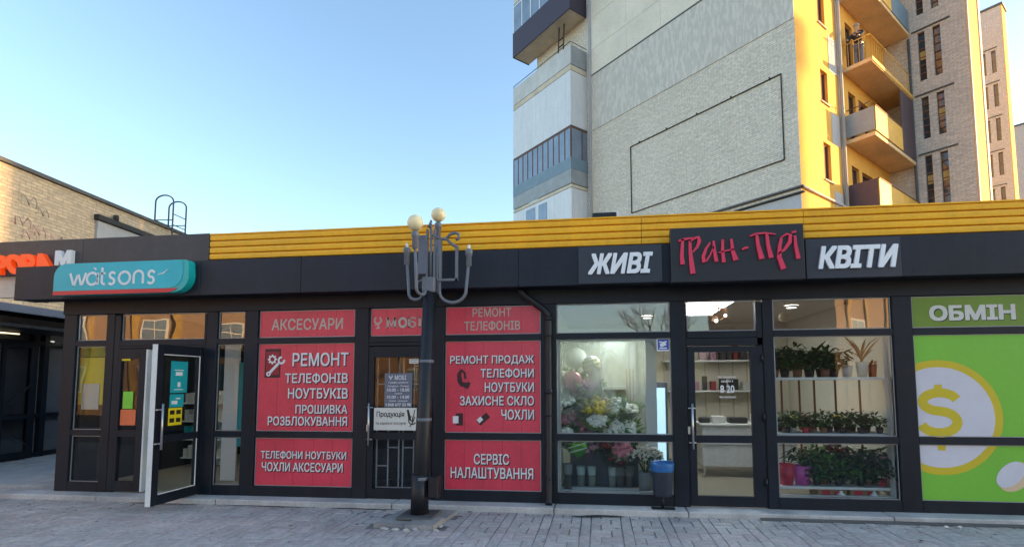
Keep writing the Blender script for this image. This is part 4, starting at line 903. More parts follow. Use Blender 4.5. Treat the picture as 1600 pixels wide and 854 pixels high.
# plant window shelving
sh = thing('plant_shelf', 'white three-tier plant shelf standing in the right flower window', 'shelf', (0, 0, 0))
for z in (1.80, 1.06, .375): MB().box(2.30, 3.80, .16, .60, z - .035, z, b=.004).build('board', 'white', sh)
for xx in (2.56, 2.80, 3.0, 3.28, 3.60): MB().box(xx, xx + .022, .62, .64, .3, 1.79).build('upright', 'rust', sh)
MB().tube([(3.79, .17, .14), (3.79, .17, 1.77)], .008, 6).build('upright', 'steel', sh)
def potmesh(h, r): return MB().lathe([(0, 0), (r * .72, 0), (r, h), (r * .9, h), (r * .85, h * .85), (0, h * .85)], n=14)
def plant(kind, x, y, z, label, group, pot='pot', ph=.10, pr=.06, leafm='leaf', n=26, ln=.2, wd=.05, up=.6, cover=None):
    t = thing(kind, label, 'plant', (x, y, z), random.uniform(0, 6), group)
    potmesh(ph, pr).build('pot', pot, t); f = MB()
    if n > 20 and up < 1:
        for q in range(5):
            th = random.uniform(0, 6.28); f.tube([(0, 0, ph * .8), (.5 * ln * .4 * math.cos(th), .5 * ln * .4 * math.sin(th), ph + ln * .45)], .004, 4)
        for k in range(n * 3):
            th = random.uniform(0, 2 * PI); rr = ln * .55 * math.sqrt(random.random()); zz = ph + ln * random.uniform(.05, .95) * (1 - .5 * rr / ln)
            f.leaf((rr * math.cos(th), rr * math.sin(th), zz), (math.cos(th + random.uniform(-1, 1)), math.sin(th + random.uniform(-1, 1)), random.uniform(-.3, .8)), max(.05, ln * random.uniform(.25, .45)), max(.022, wd * random.uniform(.6, 1.1)), random.uniform(.4, 1.6), 3)
    else:
        for k in range(n):
            th = random.uniform(0, 2 * PI); e = random.uniform(up - .5, up + .6)
            f.leaf((random.uniform(-.4, .4) * pr, random.uniform(-.4, .4) * pr, ph * .85 + random.uniform(0, ln * .3)), (math.cos(th), math.sin(th), e), ln * random.uniform(.6, 1.15), wd * random.uniform(.7, 1.2), random.uniform(.5, 1.6), 4)
    f.build('foliage', leafm, t)
    if cover:
        c = MB()
        for k in range(cover[1]):
            th = random.uniform(0, 2 * PI); rr = random.uniform(0, ln * .7); c.ball((rr * math.cos(th), rr * math.sin(th), ph + ln * random.uniform(.5, .95)), random.uniform(.012, .022), 6, 4, 1, 1, .6)
        c.build('blossoms', cover[0], t)
    return t
topsh = [('bushy plant with tan flowers at the left end of the top plant shelf', 2.38, 'pot', 'leaf', ('petalp', 5)), ('small dark plant second from the left on the top plant shelf', 2.53, 'potd', 'leaf2', None), ('leafy plant in a red brown pot on the top plant shelf', 2.68, 'pot', 'leaf', None), ('spreading plant with arching leaves in the middle of the top plant shelf', 2.86, 'potd', 'leaf', None), ('low plant in a brown pot right of the arching plant', 3.03, 'pot', 'leaf', None), ('dark green plant beside the pale grey pot', 3.17, 'potd', 'leaf', None)]
for i, (lb, x, p, lm, cv) in enumerate(topsh): plant('potted_plant', x, .30 + .06 * (i % 2), 1.802, lb, 'potted plants on the top shelf', p, .11, .062, lm, 34 if i != 3 else 20, .27 if i != 3 else .40, .065, .75, cv)
plant('potted_plant', 3.31, .30, 1.802, 'pale grey pot with a thin shoot on the top plant shelf', 'potted plants on the top shelf', 'potw', .15, .07, 'leaf2', 6, .16, .02, 1.2)
t = plant('potted_plant', 3.50, .30, 1.802, 'tall pale vase of dried tan leaves on the top plant shelf', 'potted plants on the top shelf', 'potw', .20, .075, 'leaft', 12, .42, .045, 1.9)
plant('potted_plant', 3.64, .33, 1.802, 'dark red pot at the right end of the top plant shelf', 'potted plants on the top shelf', 'leafr', .17, .06, 'leafr', 14, .12, .03, .9)
rows = ['far left', 'second from the left', 'third from the left', 'middle', 'third from the right', 'second from the right', 'far right']
for i in range(6): plant('potted_plant', 2.42 + i * .155, .47, 1.802, 'bushy plant in the back row of the top plant shelf, %s' % rows[i], 'potted plants at the back of the top shelf', random.choice(['pot', 'potd']), .12, .06, random.choice(['leaf', 'leaf', 'leaf2']), 44, .34, .06, .8)
for i in range(7): plant('potted_plant', 2.47 + i * .19, .48, 1.062, 'dark plant in the back row of the middle plant shelf, %s' % rows[i], 'potted plants at the back of the middle shelf', 'potd', .09, .05, 'leaf', 40, .22, .04, .8)
for i in range(7): plant('potted_plant', 2.80 + i * .145, .50, .377, 'tall bushy plant in the back row of the bottom plant shelf, %s' % rows[i], 'potted plants at the back of the bottom shelf', 'potd', .10, .06, random.choice(['leaf', 'leaf', 'leafb']), 46, .42, .055, .8)
names2 = ['black-leaved', 'yellow-flowered', 'pink-potted', 'grassy', 'dark-topped', 'white-flowered', 'spiky', 'narrow-leaved', 'broad-leaved', 'trailing', 'dark green']
for i in range(11):
    x = 2.50 + i * .116
    plant('potted_plant', x, .26 + .10 * (i % 2), 1.062, '%s little potted plant, %s from the left on the middle plant shelf' % (names2[i], ['first', 'second', 'third', 'fourth', 'fifth', 'sixth', 'seventh', 'eighth', 'ninth', 'tenth', 'last'][i]), 'little potted plants on the middle shelf', ['potd', 'potw', 'potr', 'pot', 'pot', 'potd'][i % 6] if i < 7 else 'potd', .075, .045, ['leaf', 'leaf2', 'leaf'][i % 3], 34, .17, .036, .9, [('petaly', 5), ('petalp', 4), None, ('petalw', 5), None][(i + 4) % 5] if i < 7 else None)
tag(MB().lathe([(0, 0), (.085, 0), (.12, .25), (.112, .25), (.08, .02), (0, .02)], (2.68, .30, .377), 18).build('flower_pot', 'potm'), 'magenta conical flower pot on the bottom plant shelf', 'flower pot')
tag(MB().lathe([(0, 0), (.08, 0), (.105, .27), (.098, .27), (.075, .02), (0, .02)], (2.47, .27, .377), 18).build('flower_pot', 'potr'), 'red flower pot on the bottom plant shelf left of the magenta pot', 'flower pot')
names3 = ['bushy', 'fern-like', 'low', 'bright green', 'tall', 'bluish', 'dense']
for i in range(7):
    plant('potted_plant', 2.86 + i * .135, .28 + .09 * (i % 2), .377, '%s plant, %s from the magenta pot on the bottom plant shelf' % (names3[i], ['first', 'second', 'third', 'fourth', 'fifth', 'sixth', 'seventh'][i]), 'potted plants on the bottom shelf', ['potd', 'pot', 'potd', 'potw', 'potd', 'pot', 'potr'][i], .09, .055, ['leaf', 'leaf2', 'leaf', 'leafb', 'leaf', 'leaf', 'leaf'][i], 44, .34 if i != 2 else .2, .05, .9, [None, None, ('petalp', 5), None, None, None, ('petalp', 4)][i])
hb_ = plant('hanging_plant', 3.2, .45, .62, 'dark plant with red leaves hanging under the middle plant shelf', None, 'potd', .12, .07, 'leafr', 30, .22, .05, .3)
for (x, nm) in ((2.84, 'left'), (3.24, 'right')):
    b = thing('cardboard_box', 'brown cardboard box with red print below the shelf, the %s' % ('one nearer the door' if nm == 'left' else 'one nearer the green poster'), 'box', (0, 0, 0), group='cardboard boxes under the plant shelf')
    MB().box(x, x + .36, .22, .5, .142, .332, b=.004).build('carton', 'cardboard', b); MB().box(x + .05, x + .15, .2165, .2195, .22, .32).build('print', 'red', b); MB().box(x + .2, x + .31, .2165, .2195, .21, .31).build('print', 'red', b)
    bt = tag(MB().lathe([(0, 0), (.045, 0), (.048, .14), (.02, .165), (.016, .19), (0, .19)], (x + .26, .15, .142), 12).build('spray_bottle', 'white'), 'small white bottle before the %s cardboard box' % ('door side' if nm == 'left' else 'poster side'), 'bottle')
# cold room
cr_ = thing('cold_room', 'bright white glazed cold room for flowers in the left flower window', 'cold room', (0, 0, 0))
MB().box(-.64, .80, 1.62, 1.68, .15, 2.5).build('back_panel', 'cold', cr_); MB().box(-.65, -.60, .14, 1.61, .15, 2.5).build('side_panel', 'cold', cr_); MB().box(-.59, .72, .2, 1.6, 2.44, 2.5).build('ceiling_panel', 'cold', cr_)
MB().box(.66, .81, .42, .50, .15, 2.5).build('door_post', 'white', cr_); MB().box(.74, .79, .51, 1.61, .15, 2.43).build('side_panel', 'cold', cr_); MB().box(-.59, .655, .43, .49, 2.34, 2.43).build('header', 'white', cr_)
MB().box(.50, .60, 1.50, 1.60, .9, 2.35).build('corner_strip', 'white', cr_); MB().box(-.1, .55, .62, .78, 2.41, 2.435).build('light_tube', 'tube', cr_)
MB().box(-.59, .655, .43, .49, .152, .245).build('threshold', 'white', cr_); MB().box(-.59, .05, .445, .451, .93, 2.335).build('sliding_glass', 'haze', cr_); MB().box(.02, .655, .468, .474, .93, 2.335).build('sliding_glass', 'haze', cr_)
for xx in (.42, .47, .52): MB().box(xx, xx + .018, 1.1, 1.14, .9, 1.95).build('rail', 'wood', cr_)
MB().box(-.1, .45, 1.55, 1.60, 1.30, 1.62).build('inner_shelf', 'wood', cr_); MB().box(.02, .45, 1.3, 1.55, 1.66, 1.68).build('inner_shelf', 'white', cr_)
tb = thing('display_table', 'dark display bench inside the cold room behind the buckets', 'table', (0, 0, 0)); MB().box(-.5, .60, .72, 1.3, .86, .90).build('table_top', 'ledge', tb); MB().box(-.45, .56, .78, .82, .2, .855).build('front_panel', 'signgrey', tb)
def bucket(x, y, z, h, r, m, label): return tag(MB().lathe([(0, 0), (r * .74, 0), (r * .70, .02), (r * .78, h * .5), (r, h), (r * .94, h), (r * .7, .03), (0, .03)], (x, y, z), 16).build('flower_bucket', m), label, 'bucket', 'flower buckets in the cold room')
for x, m, lb in ((-.285, 'bucket', 'tall pale teal flower bucket under the green balloon'), (-.125, 'bucket', 'tall pale teal flower bucket right of the green balloon'), (.175, 'bucket', 'tall pale teal flower bucket in the middle of the cold room'), (.29, 'bucketg', 'grey flower bucket right of the middle pale one'), (.42, 'bucketg', 'grey flower bucket next to the white chrysanthemums'), (-.46, 'bucketg', 'grey blue flower bucket at the left edge of the flower window')):
    bucket(x, .60 if x > -.4 else .36, .16 if x > -.4 else .15, .36 if x > -.4 else .44, .068, m, lb)
cf = thing('chrysanthemum_bunch', 'bunch of white chrysanthemums in a grey bucket by the litter bin', 'flowers', (.62, .30, .15))
MB().lathe([(0, 0), (.085, 0), (.10, .36), (.09, .36), (0, .30)], n=16).build('bucket', 'bucketg', cf)
f = MB(); fl = MB()
for k in range(260):
    th = random.uniform(0, 2 * PI); rr = .22 * math.sqrt(random.random()); zz = .50 + .17 * (1 - (rr / .26) ** 2) + random.uniform(-.05, .03); c = (rr * math.cos(th) * 1.1, rr * math.sin(th) * .7, zz)
    if k % 2: 
        for q in range(3): f.leaf(c, (math.cos(th + q * 2), math.sin(th + q * 2), -.2), .07, .03, .6, 2)
    else:
        fl.ball((c[0], c[1], c[2] + .012), random.uniform(.022, .032), 8, 6, 1, 1, .6)
        for q in range(7): a = q * .9; fl.leaf((c[0], c[1], c[2] + .02), (math.cos(a), math.sin(a) - .3, .35), .05, .024, .3, 2)
f.build('foliage', 'leaf', cf); fl.build('flower_heads', 'petalw', cf)
stm = MB()
for k in range(10): th = random.uniform(0, 6.28); stm.tube([(0, 0, .3), (.12 * math.cos(th), .08 * math.sin(th), .55)], .006, 5)
stm.build('stems', 'leaf', cf)
def balloon(label, x, y, z, r, m, sy=.55, stripes=None):
    t = thing('balloon', label, 'balloon', (x, y, z), 0, 'balloons in the flower window'); MB().ball((0, 0, 0), r, 20, 14, 1, sy, .98).build('foil_body', m, t); MB().lathe([(.006, -r * 1.1), (.02, -r * 1.0), (.004, -r * .95)], n=8).build('neck', m, t)
    if stripes:
        s_ = MB()
        for q in (-.35, .1, .5):
            pts = []
            for k in range(9):
                u = -.9 + 1.8 * k / 8; zz = q + .3 * u; d2 = 1 - u * u - zz * zz
                if d2 > .02: pts.append(Vector((u * r, -sy * r * math.sqrt(d2) - .004, zz * r)))
            if len(pts) > 2: s_.tube(pts, .012, 5)
        s_.build('stripe', stripes, t)
    return t
balloon('round pink foil balloon hanging in the cold room', -.40, .62, 1.77, .15, 'foilp'); balloon('upright silver and gold foil balloon behind the pink one', -.11, .72, 2.0, .15, 'foils', .5, 'foily'); balloon('pale clear balloon at the top of the cold room', -.36, .9, 2.12, .17, 'wrapw'); balloon('striped green foil balloon low in the flower window', -.32, .32, .845, .155, 'foilg', .6, 'petalw')
def bouquet(label, x, y, z, h, r, wrap, fm, n=26, lm='leaf2'):
    t = thing('bouquet', label, 'bouquet', (x, y, z), random.uniform(0, 6), 'bouquets in the cold room'); c = MB(); k = 14; r *= 1.3; n *= 2; vs = []; fs = []
    for i in range(k): a = 2 * PI * i / k; vs += [(.03 * math.cos(a), .03 * math.sin(a), 0), (r * (1 + .12 * (i % 2)) * math.cos(a), r * (1 + .12 * (i % 2)) * math.sin(a), h * (1 + .10 * ((i * 7) % 3)))]
    for i in range(k): j = (i + 1) % k; fs.append((2 * i, 2 * j, 2 * j + 1, 2 * i + 1))
    c.add(vs, fs); c.build('wrapping', wrap, t); fl = MB(); lf = MB()
    for i in range(n):
        a = random.uniform(0, 6.28); rr = r * .85 * math.sqrt(random.random()); fl.ball((rr * math.cos(a), rr * math.sin(a), h + .05 * (1 - rr / r) + random.uniform(-.01, .02)), random.uniform(.022, .046), 7, 5)
        lf.leaf((rr * math.cos(a), rr * math.sin(a), h - .02), (math.cos(a), math.sin(a), .8), random.uniform(.10, .2), .04)
    fl.build('flowers', fm, t); lf.build('foliage', lm, t); t.rotation_euler = (random.uniform(.45, .9), random.uniform(-.35, .35), random.uniform(-.25, .25)); return t
bouquet('blue grey wrapped bouquet under the pink balloon', -.47, .62, 1.28, .2, .13, 'wrapg', 'petalw'); bouquet('lower blue grey wrapped bouquet at the left of the cold room', -.46, .66, 1.02, .2, .13, 'wrapg', 'petalp')
bouquet('bouquet with yellow leaves in the middle of the cold room', -.10, .70, 1.26, .2, .14, 'wrapg', 'petaly', 22, 'foily'); bouquet('pink wrapped bouquet on the cold room bench', -.14, .66, .90, .26, .17, 'wrapp', 'petalp'); bouquet('white wrapped bouquet on the right of the bench', .16, .72, .95, .24, .14, 'wrapw', 'petalw'); bouquet('small pale bouquet at the right end of the bench', .40, .70, .905, .22, .12, 'wrapw', 'wrapw')
bouquet('tan flowered bouquet below the pink balloon', -.36, .85, 1.42, .2, .10, 'wrapw', 'petalp'); bouquet('red flowered bouquet low in front of the bench', .30, .68, .72, .16, .11, 'potd', 'leafr')
for (lb_, x, y, z, h, r, wr, fm, lm) in (
    ('white bouquet tucked behind the pink balloon', -.52, .80, 1.62, .22, .11, 'wrapw', 'petalw', 'leaf2'),
    ('tan and pink bouquet right of the pink balloon', -.22, .80, 1.55, .22, .12, 'wrapw', 'wrapp', 'leaf2'),
    ('dark leafy bouquet beside the yellow one', .02, .84, 1.18, .26, .13, 'potd', 'leafr', 'leaf'),
    ('silver wrapped bouquet at mid height in the cold room', -.30, .86, 1.20, .26, .13, 'foils', 'petalw', 'leaf2'),
    ('pale mauve bouquet above the bench', -.02, .60, 1.02, .22, .13, 'wrapp', 'petalw', 'leaf2'),
    ('big white tulle bouquet on the right half of the bench', .22, .86, 1.15, .30, .15, 'wrapw', 'wrapw', 'leaf2'),
    ('grey wrapped bouquet with white flowers next to the corner strip', .40, .95, 1.10, .26, .12, 'wrapg', 'petalw', 'leaf2'),
    ('blue grey bouquet at the lower left of the bench', -.50, .52, .80, .24, .12, 'wrapg', 'petalw', 'leaf'),
    ('mauve wrapped bouquet hanging low behind the green balloon', -.14, .58, .68, .24, .13, 'wrapp', 'wrapp', 'leaf'),
    ('dark red roses low in the middle of the window', .10, .60, .66, .24, .15, 'potd', 'leafr', 'leaf'),
    ('pinkish red roses low beside the chrysanthemums', .36, .56, .64, .26, .12, 'potd', 'petalp', 'leaf'),
    ('dark leafy bunch standing in the middle bucket', .20, .64, .52, .22, .13, 'potd', 'leafr', 'leaf')):
    bouquet(lb_, x, y, z, h, r, wr, fm, 34, lm)
dk = thing('drinks_fridge', 'tall fridge with a lit pale blue door right of the cold room', 'fridge', (0, 0, 0)); MB().box(.88, 1.10, 1.5, 1.9, .15, 1.75, b=.01).build('cabinet', 'signgrey', dk); MB().box(.90, 1.06, 1.49, 1.498, .25, 1.65).build('lit_door', emit('fridge_light', (.55, .80, 1.0), .32), dk)

# ================================================================== WATSONS / PHONE SHOP INSIDE
o = thing('ceiling_light', 'lit spot track inside the left shop seen through the narrow transom', 'ceiling light', (0, 0, 0)); MB().box(-6.2, -5.3, 1.2, 1.26, 2.86, 2.93).build('track', 'white', o)
for xx in (-6.0, -5.65, -5.4): MB().ball((xx, 1.2, 2.80), .045, 10, 8).build('lamp', 'spot', o)
for k, (x, y) in enumerate(((-7.7, .27), (-6.2, 2.2))):
    o = thing('ceiling_light', ['small square panel light just inside the left window', 'small square panel light deep in the left shop'][k], 'ceiling light', (x, y, 0), group='panel lights in the left shop'); MB().box(-.15, .15, -.15, .15, 2.945, 2.965).build('diffuser', emit('panel_glow', (1, .97, .92), 9.0), o); MB().box(-.17, .17, -.17, .17, 2.955, 2.968).build('frame', 'white', o)
ps = thing('display_stand', 'yellow promotional stand with a green header behind the left window', 'display stand', (-7.90, .085, 0))
MB().box(-.27, .22, 0, .04, 1.42, 2.16, b=.012).build('yellow_panel', 'petaly', ps); MB().box(-.27, .22, 0, .04, 2.17, 2.32, b=.008).build('header', 'leafb', ps); MB().box(-.16, .14, -.012, -.002, 1.35, 1.75).build('card', 'paper', ps); MB().box(-.25, -.2, .01, .04, .14, 1.42).build('leg', 'black', ps); MB().box(.15, .2, .01, .04, .14, 1.42).build('leg', 'black', ps)
for i, (x, y) in enumerate(((-7.7, 2.2), (-6.9, 3.6), (-5.9, 3.4))):
    gnd = thing('shop_shelf', ['low shelf rack just inside the left window', 'shelf rack at the back of the left shop', 'shelf rack behind the open door'][i], 'shelf', (x, y, 0), group='shelf racks in the left shop')
    MB().box(-.4, .4, .2, .23, .14, 1.6).build('back_board', 'white', gnd)
    for z in (.3, .65, 1.0, 1.35):
        MB().box(-.4, .4, -.12, .198, z, z + .025).build('board', 'white', gnd); gd = MB()
        xx = -.38
        while xx < .34: ww = random.uniform(.05, .09); gd.box(xx, xx + ww, -.08, .1, z + .026, z + .026 + random.uniform(.12, .24)); xx += ww + .012
        gd.build('goods', random.choice(['tealprint', 'paper', 'paper']), gnd)
o = thing('partition_screen', 'pale grey panel and teal strip inside the narrow window by the open door', 'screen', (-6.05, .9, 0)); MB().box(-.25, .02, 0, .03, .14, 2.45).build('grey_panel', 'white', o); MB().box(.03, .14, 0, .03, .7, 2.1).build('teal_strip', 'tealprint', o)

# ================================================================== ROOF UNIT
ru = thing('roof_unit', 'dark flat roof unit with white post on the pavilion roof', 'roof unit', (0, 0, 0)); MB().box(-.10, .38, 3.0, 3.6, 4.88, 5.12, b=.02).build('housing', 'storefront', ru); MB().box(.39, .43, 3.0, 3.05, 3.46, 5.14).build('post', 'white', ru); MB().box(0, .05, 3.3, 3.35, 3.46, 4.88).build('post', 'white', ru); MB().box(.31, .36, 3.3, 3.35, 3.46, 4.88).build('post', 'white', ru)

# ================================================================== APARTMENT TOWER  (local axes: x along the sunlit face, y along the gable)
TY = .7784
tw = thing('apartment_tower', 'tall grey brick apartment tower with balconies and a sunlit yellow end face', 'building', (6.79, 10.53, 0), TY)
T = lambda mb, n, m, par=tw, **kw: mb.build(n, m, par, **kw)
T(MB().box(.0, 24, .16, 14.4, 0, 31), 'wall', 'brick')
# gable: brick below 14.17, upright facing above, concrete panels on top
T(MB().box(-.03, -.002, .0, 9.9, 14.17, 17.0), 'facing_band', 'tiles')
T(MB().box(-.05, -.002, .0, 9.92, 17.0, 17.06), 'ledge', 'ledge')
for a, b in ((0, 1.9), (1.9, 3.8), (3.8, 5.6), (5.6, 7.58), (7.58, 9.9)):
    for z0, z1 in ((17.07, 18.35), (18.36, 20.0), (20.01, 22.9), (22.91, 25.8)):
        T(MB().box(-.035, -.002, a + .004, b - .004, z0, z1, b=.005), 'concrete_panel', 'panel')
T(MB().box(-.10, -.002, -.1, 9.9, 8.2, 8.26), 'ledge', 'ledge'); T(MB().box(-.12, -.002, -.12, 2.4, 8.0, 8.05), 'ledge', 'joint')
T(MB().box(-.04, -.002, .0, 9.9, 5.0, 7.98), 'plinth_plaster', 'plasterg')
fr_ = MB(); fw = .03
for (a, b, z0, z1) in ((.5, 7.45, 9.325, 9.35), (.5, 7.45, 12.40, 12.425), (.5, .525, 9.35, 12.4), (7.425, 7.45, 9.35, 12.4)): fr_.box(-.05, -.004, a, b, z0, z1)
for k in range(5): fr_.box(-.07, -.004, .9 + k * 1.5, .93 + k * 1.5, 12.425, 12.48)
T(fr_, 'black_frame', 'joint')
T(MB().tube([(-.08, 9.98, 3), (-.08, 9.98, 30)], .07, 8), 'drainpipe', 'tarp'); T(MB().box(-.05, -.002, 9.905, 10.02, 3, 31), 'corner_strip', 'panel')
# sunlit end face with window openings
holes = [(1.85, 2.45, 8.95, 10.35), (1.85, 2.45, 11.86, 13.1), (1.85, 2.45, 14.87, 16.2), (1.85, 2.45, 17.8, 19.2)]
wf = wall_holes(MB(), 'y', 0, .15, .024, 3.38, 3, 30, holes); T(MB().box(0, .022, .002, .158, 0, 31), 'wall_corner', 'brick'); T(wf, 'plaster_face', 'plaster')
for (a, b, z0, z1) in holes:
    wn = T(MB().box(a, b, .13, .158, z0, z1), 'window', 'winglass')
    f = MB()
    for q in ((a, a + .05, z0, z1), (b - .05, b, z0, z1), (a + .05, b - .05, z0, z0 + .05), (a + .05, b - .05, z1 - .05, z1), ((a + b) / 2 - .02, (a + b) / 2 + .02, z0 + .05, z1 - .05)): f.box(q[0], q[1], .10, .128, q[2], q[3])
    f.build('frame', 'rust', wn); MB().box(a - .05, b + .05, -.06, -.001, z0 - .05, z0 - .005).build('sill', 'plasterg', wn)
for z0, z1 in ((5.2, 8.7), (10.5, 11.7), (13.3, 14.7), (16.4, 17.5)): T(MB().box(2.62, 3.30, -.012, -.001, z0, z1), 'grey_patch', 'plasterg')
T(MB().box(-.10, 3.4, -.10, -.002, 8.2, 8.26), 'ledge', 'plasterg')
T(MB().tube([(3.42, -.10, 3), (3.42, -.10, 30)], .065, 8), 'drainpipe', 'tarp'); T(MB().box(3.39, 3.78, .0, .15, 3, 30), 'corner_strip', 'plasterg')
# wall behind the balconies, with doors
bh = [(4.3, 5.0, z + .15, z + 2.15) for z in (7.95, 10.96, 13.82, 16.70)] + [(5.3, 6.4, z + .9, z + 2.15) for z in (7.95, 10.96, 13.82, 16.70)]
T(wall_holes(MB(), 'y', .0, .15, 3.785, 8.4, 3, 30, bh), 'plaster_face', 'plaster')
for (a, b, z0, z1) in bh:
    wn = T(MB().box(a, b, .13, .158, z0, z1), 'balcony_door' if b - a < .8 else 'window', 'winglass'); f = MB()
    for q in ((a, a + .06, z0, z1), (b - .06, b, z0, z1), (a + .06, b - .06, z0, z0 + .06), (a + .06, b - .06, z1 - .06, z1)): f.box(q[0], q[1], .09, .128, q[2], q[3])
    f.build('frame', 'rust', wn)
# balconies on the sunny side
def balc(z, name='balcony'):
    b = T(MB().box(3.86, 8.38, -1.0, -.002, z, z + .15, b=.01), name, 'glowslab'); return b
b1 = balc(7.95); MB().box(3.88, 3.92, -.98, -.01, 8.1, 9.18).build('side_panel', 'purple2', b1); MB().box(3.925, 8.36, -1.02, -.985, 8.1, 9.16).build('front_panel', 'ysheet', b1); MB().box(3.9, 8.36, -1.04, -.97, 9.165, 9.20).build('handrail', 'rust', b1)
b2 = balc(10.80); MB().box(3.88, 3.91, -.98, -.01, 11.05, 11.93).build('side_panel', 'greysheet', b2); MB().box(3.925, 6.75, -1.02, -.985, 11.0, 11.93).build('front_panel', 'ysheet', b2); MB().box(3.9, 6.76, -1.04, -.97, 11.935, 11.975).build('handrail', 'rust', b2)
MB().box(6.80, 8.3, -1.0, -.97, 10.955, 13.6).build('side_screen', 'purple2', b2)
r_ = MB(); r_.tube([(3.9, -.9, 12.15), (3.9, -.05, 12.12)], .02, 6); r_.tube([(3.9, -.5, 12.0), (3.9, -.52, 12.3)], .02, 6); r_.build('drying_rail', 'rust', b2)
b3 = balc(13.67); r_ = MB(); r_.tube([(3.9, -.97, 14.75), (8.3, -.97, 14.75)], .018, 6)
for k in range(23): r_.tube([(3.9 + k * .2, -.97, 13.83), (3.9 + k * .2, -.97, 14.75)], .008, 4)
for k in range(6): r_.tube([(3.9, -.97 + k * .19, 13.83), (3.9, -.97 + k * .19, 14.75)], .008, 4)
r_.tube([(3.9, -.97, 14.75), (3.9, -.02, 14.75)], .018, 6); r_.build('railing', 'ysheet', b3)
MB().box(3.87, 8.36, -1.03, -1.003, 13.70, 13.85).build('edge_strip', 'ysheet', b3)
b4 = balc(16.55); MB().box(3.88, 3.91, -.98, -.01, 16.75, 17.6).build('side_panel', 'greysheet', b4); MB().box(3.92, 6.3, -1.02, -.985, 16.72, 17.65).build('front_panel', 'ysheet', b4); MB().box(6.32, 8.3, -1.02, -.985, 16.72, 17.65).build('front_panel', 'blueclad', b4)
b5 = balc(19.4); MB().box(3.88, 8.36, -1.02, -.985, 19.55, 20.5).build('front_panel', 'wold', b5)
# projecting wing
sl = [(a, b, z0, z1) for (z0, z1) in ((8.95, 11.12), (11.85, 13.66), (14.38, 16.52), (17.3, 19.2)) for (a, b) in ((-1.53, -1.28), (-2.06, -1.80))]
T(MB().box(8.56, 10.45, -2.9, .15, 3, 31), 'wing_wall', 'brickw'); T(wall_holes(MB(), 'x', 8.40, 8.555, -2.9, .14, 3, 31, sl), 'wing_wall', 'brickw')
T(MB().box(8.40, 10.45, -2.93, -2.902, 3, 31), 'wing_face', 'plaster')
T(MB().box(10.2, 10.47, -2.97, -2.931, 3, 31), 'wing_corner_trim', 'wold'); T(MB().box(8.38, 8.5, -2.97, -2.931, 3, 31), 'wing_corner_trim', 'wold')
for i, (a, b, z0, z1) in enumerate(sl):
    wn = T(MB().box(8.535, 8.552, a, b, z0, z1), 'slit_window', 'winglass'); f = MB(); n = 6
    for k in range(n + 1): zz = z0 + (z1 - z0) * k / n; f.box(8.50, 8.533, a, b, max(z0, zz - .02), min(z1, zz + .02))
    f.build('glazing_bar', 'rust', wn)
    if i % 3 != 2: MB().box(8.52, 8.531, a + .03, b - .03, z0 + (z1 - z0) * .45, z0 + (z1 - z0) * .62).build('warm_reflection', 'pilaster', wn)  # amber plates stand in for warm reflections in the slit glass
for z in (13.76, 16.6, 11.2): T(MB().box(8.34, 8.398, -2.4, -1.08, z, z + .05), 'wing_ledge', 'ledge')
T(MB().tube([(8.33, -.97, 3), (8.33, -.97, 16.4)], .05, 8), 'drainpipe', 'ledge')
# left-hand balcony stack in front of the gable plane (y 10.2 .. 15.2)
YA, YB2, XF = 10.28, 15.2, -1.12
def lb(z, h=.16, m='slab'): return T(MB().box(XF, -.002, YA, YB2, z, z + h, b=.008), 'balcony', m)
c0 = lb(11.2); MB().box(XF, XF + .04, YA, YB2, 11.40, 12.12).build('front_panel', 'greysheet', c0); MB().box(XF + .005, -.01, YA, YA + .035, 11.40, 12.12).build('side_panel', 'greysheet', c0)
MB().box(XF - .01, XF + .045, YA, YB2, 12.125, 12.70).build('front_panel', 'blueclad', c0); MB().box(XF + .005, -.01, YA - .01, YA + .04, 12.125, 12.70).build('side_panel', 'blueclad', c0)
wn = MB(); n = 11
for k in range(n + 1): yy_ = YA + .02 + (YB2 - YA - .07) * k / n; wn.box(XF, XF + .05, yy_, yy_ + .05, 12.705, 14.2)
wn.box(XF, XF + .05, YA, YB2, 14.205, 14.26); wn.box(XF + .06, -.02, YA, YA + .05, 14.205, 14.26); wn.box(-.4, -.35, YA, YA + .05, 12.705, 14.2)
wn.build('window_frame', 'rust', c0)
pn = MB().box(XF + .02, XF + .03, YA + .05, YB2 - .05, 12.71, 14.2).build('pane', 'winblue', c0); MB().box(XF + .07, -.02, YA + .02, YA + .03, 12.71, 14.2).build('pane', 'winblue', c0)
MB().box(XF + .1, -.05, YB2 - .06, YB2 - .02, 11.4, 14.2).build('side_panel', 'wold', c0)
c1 = lb(14.27, .05, 'ledge'); MB().box(XF + .005, XF + .05, YA + .005, YB2, 14.325, 17.12).build('front_panel', 'wclad', c1); MB().box(XF + .055, -.01, YA + .005, YA + .05, 14.325, 17.12).build('side_panel', 'wclad', c1); MB().box(XF + .055, -.01, YB2 - .05, YB2, 14.325, 17.12).build('side_panel', 'wclad', c1)
c2 = lb(17.15, .27); MB().box(XF + .01, XF + .06, YA, YB2, 17.46, 18.45).build('front_panel', 'wold', c2); MB().box(XF + .065, -.01, YA, YA + .05, 17.46, 18.45).build('side_panel', 'greysheet', c2); r_ = MB(); r_.tube([(XF + .03, YB2, 18.6), (XF + .03, YA, 18.6), (-.02, YA, 18.6)], .02, 6); r_.tube([(XF + .03, YB2 - .03, 18.4), (XF + .03, YB2 - .03, 18.6)], .02, 6); r_.build('handrail', 'ledge', c2)
ch = MB()
for q in ((11.2, 0), (11.6, .0)): ch.tube([(-.95, q[0] - .15, 17.45), (-.62, q[0] + .1, 20.3)], .04, 6)
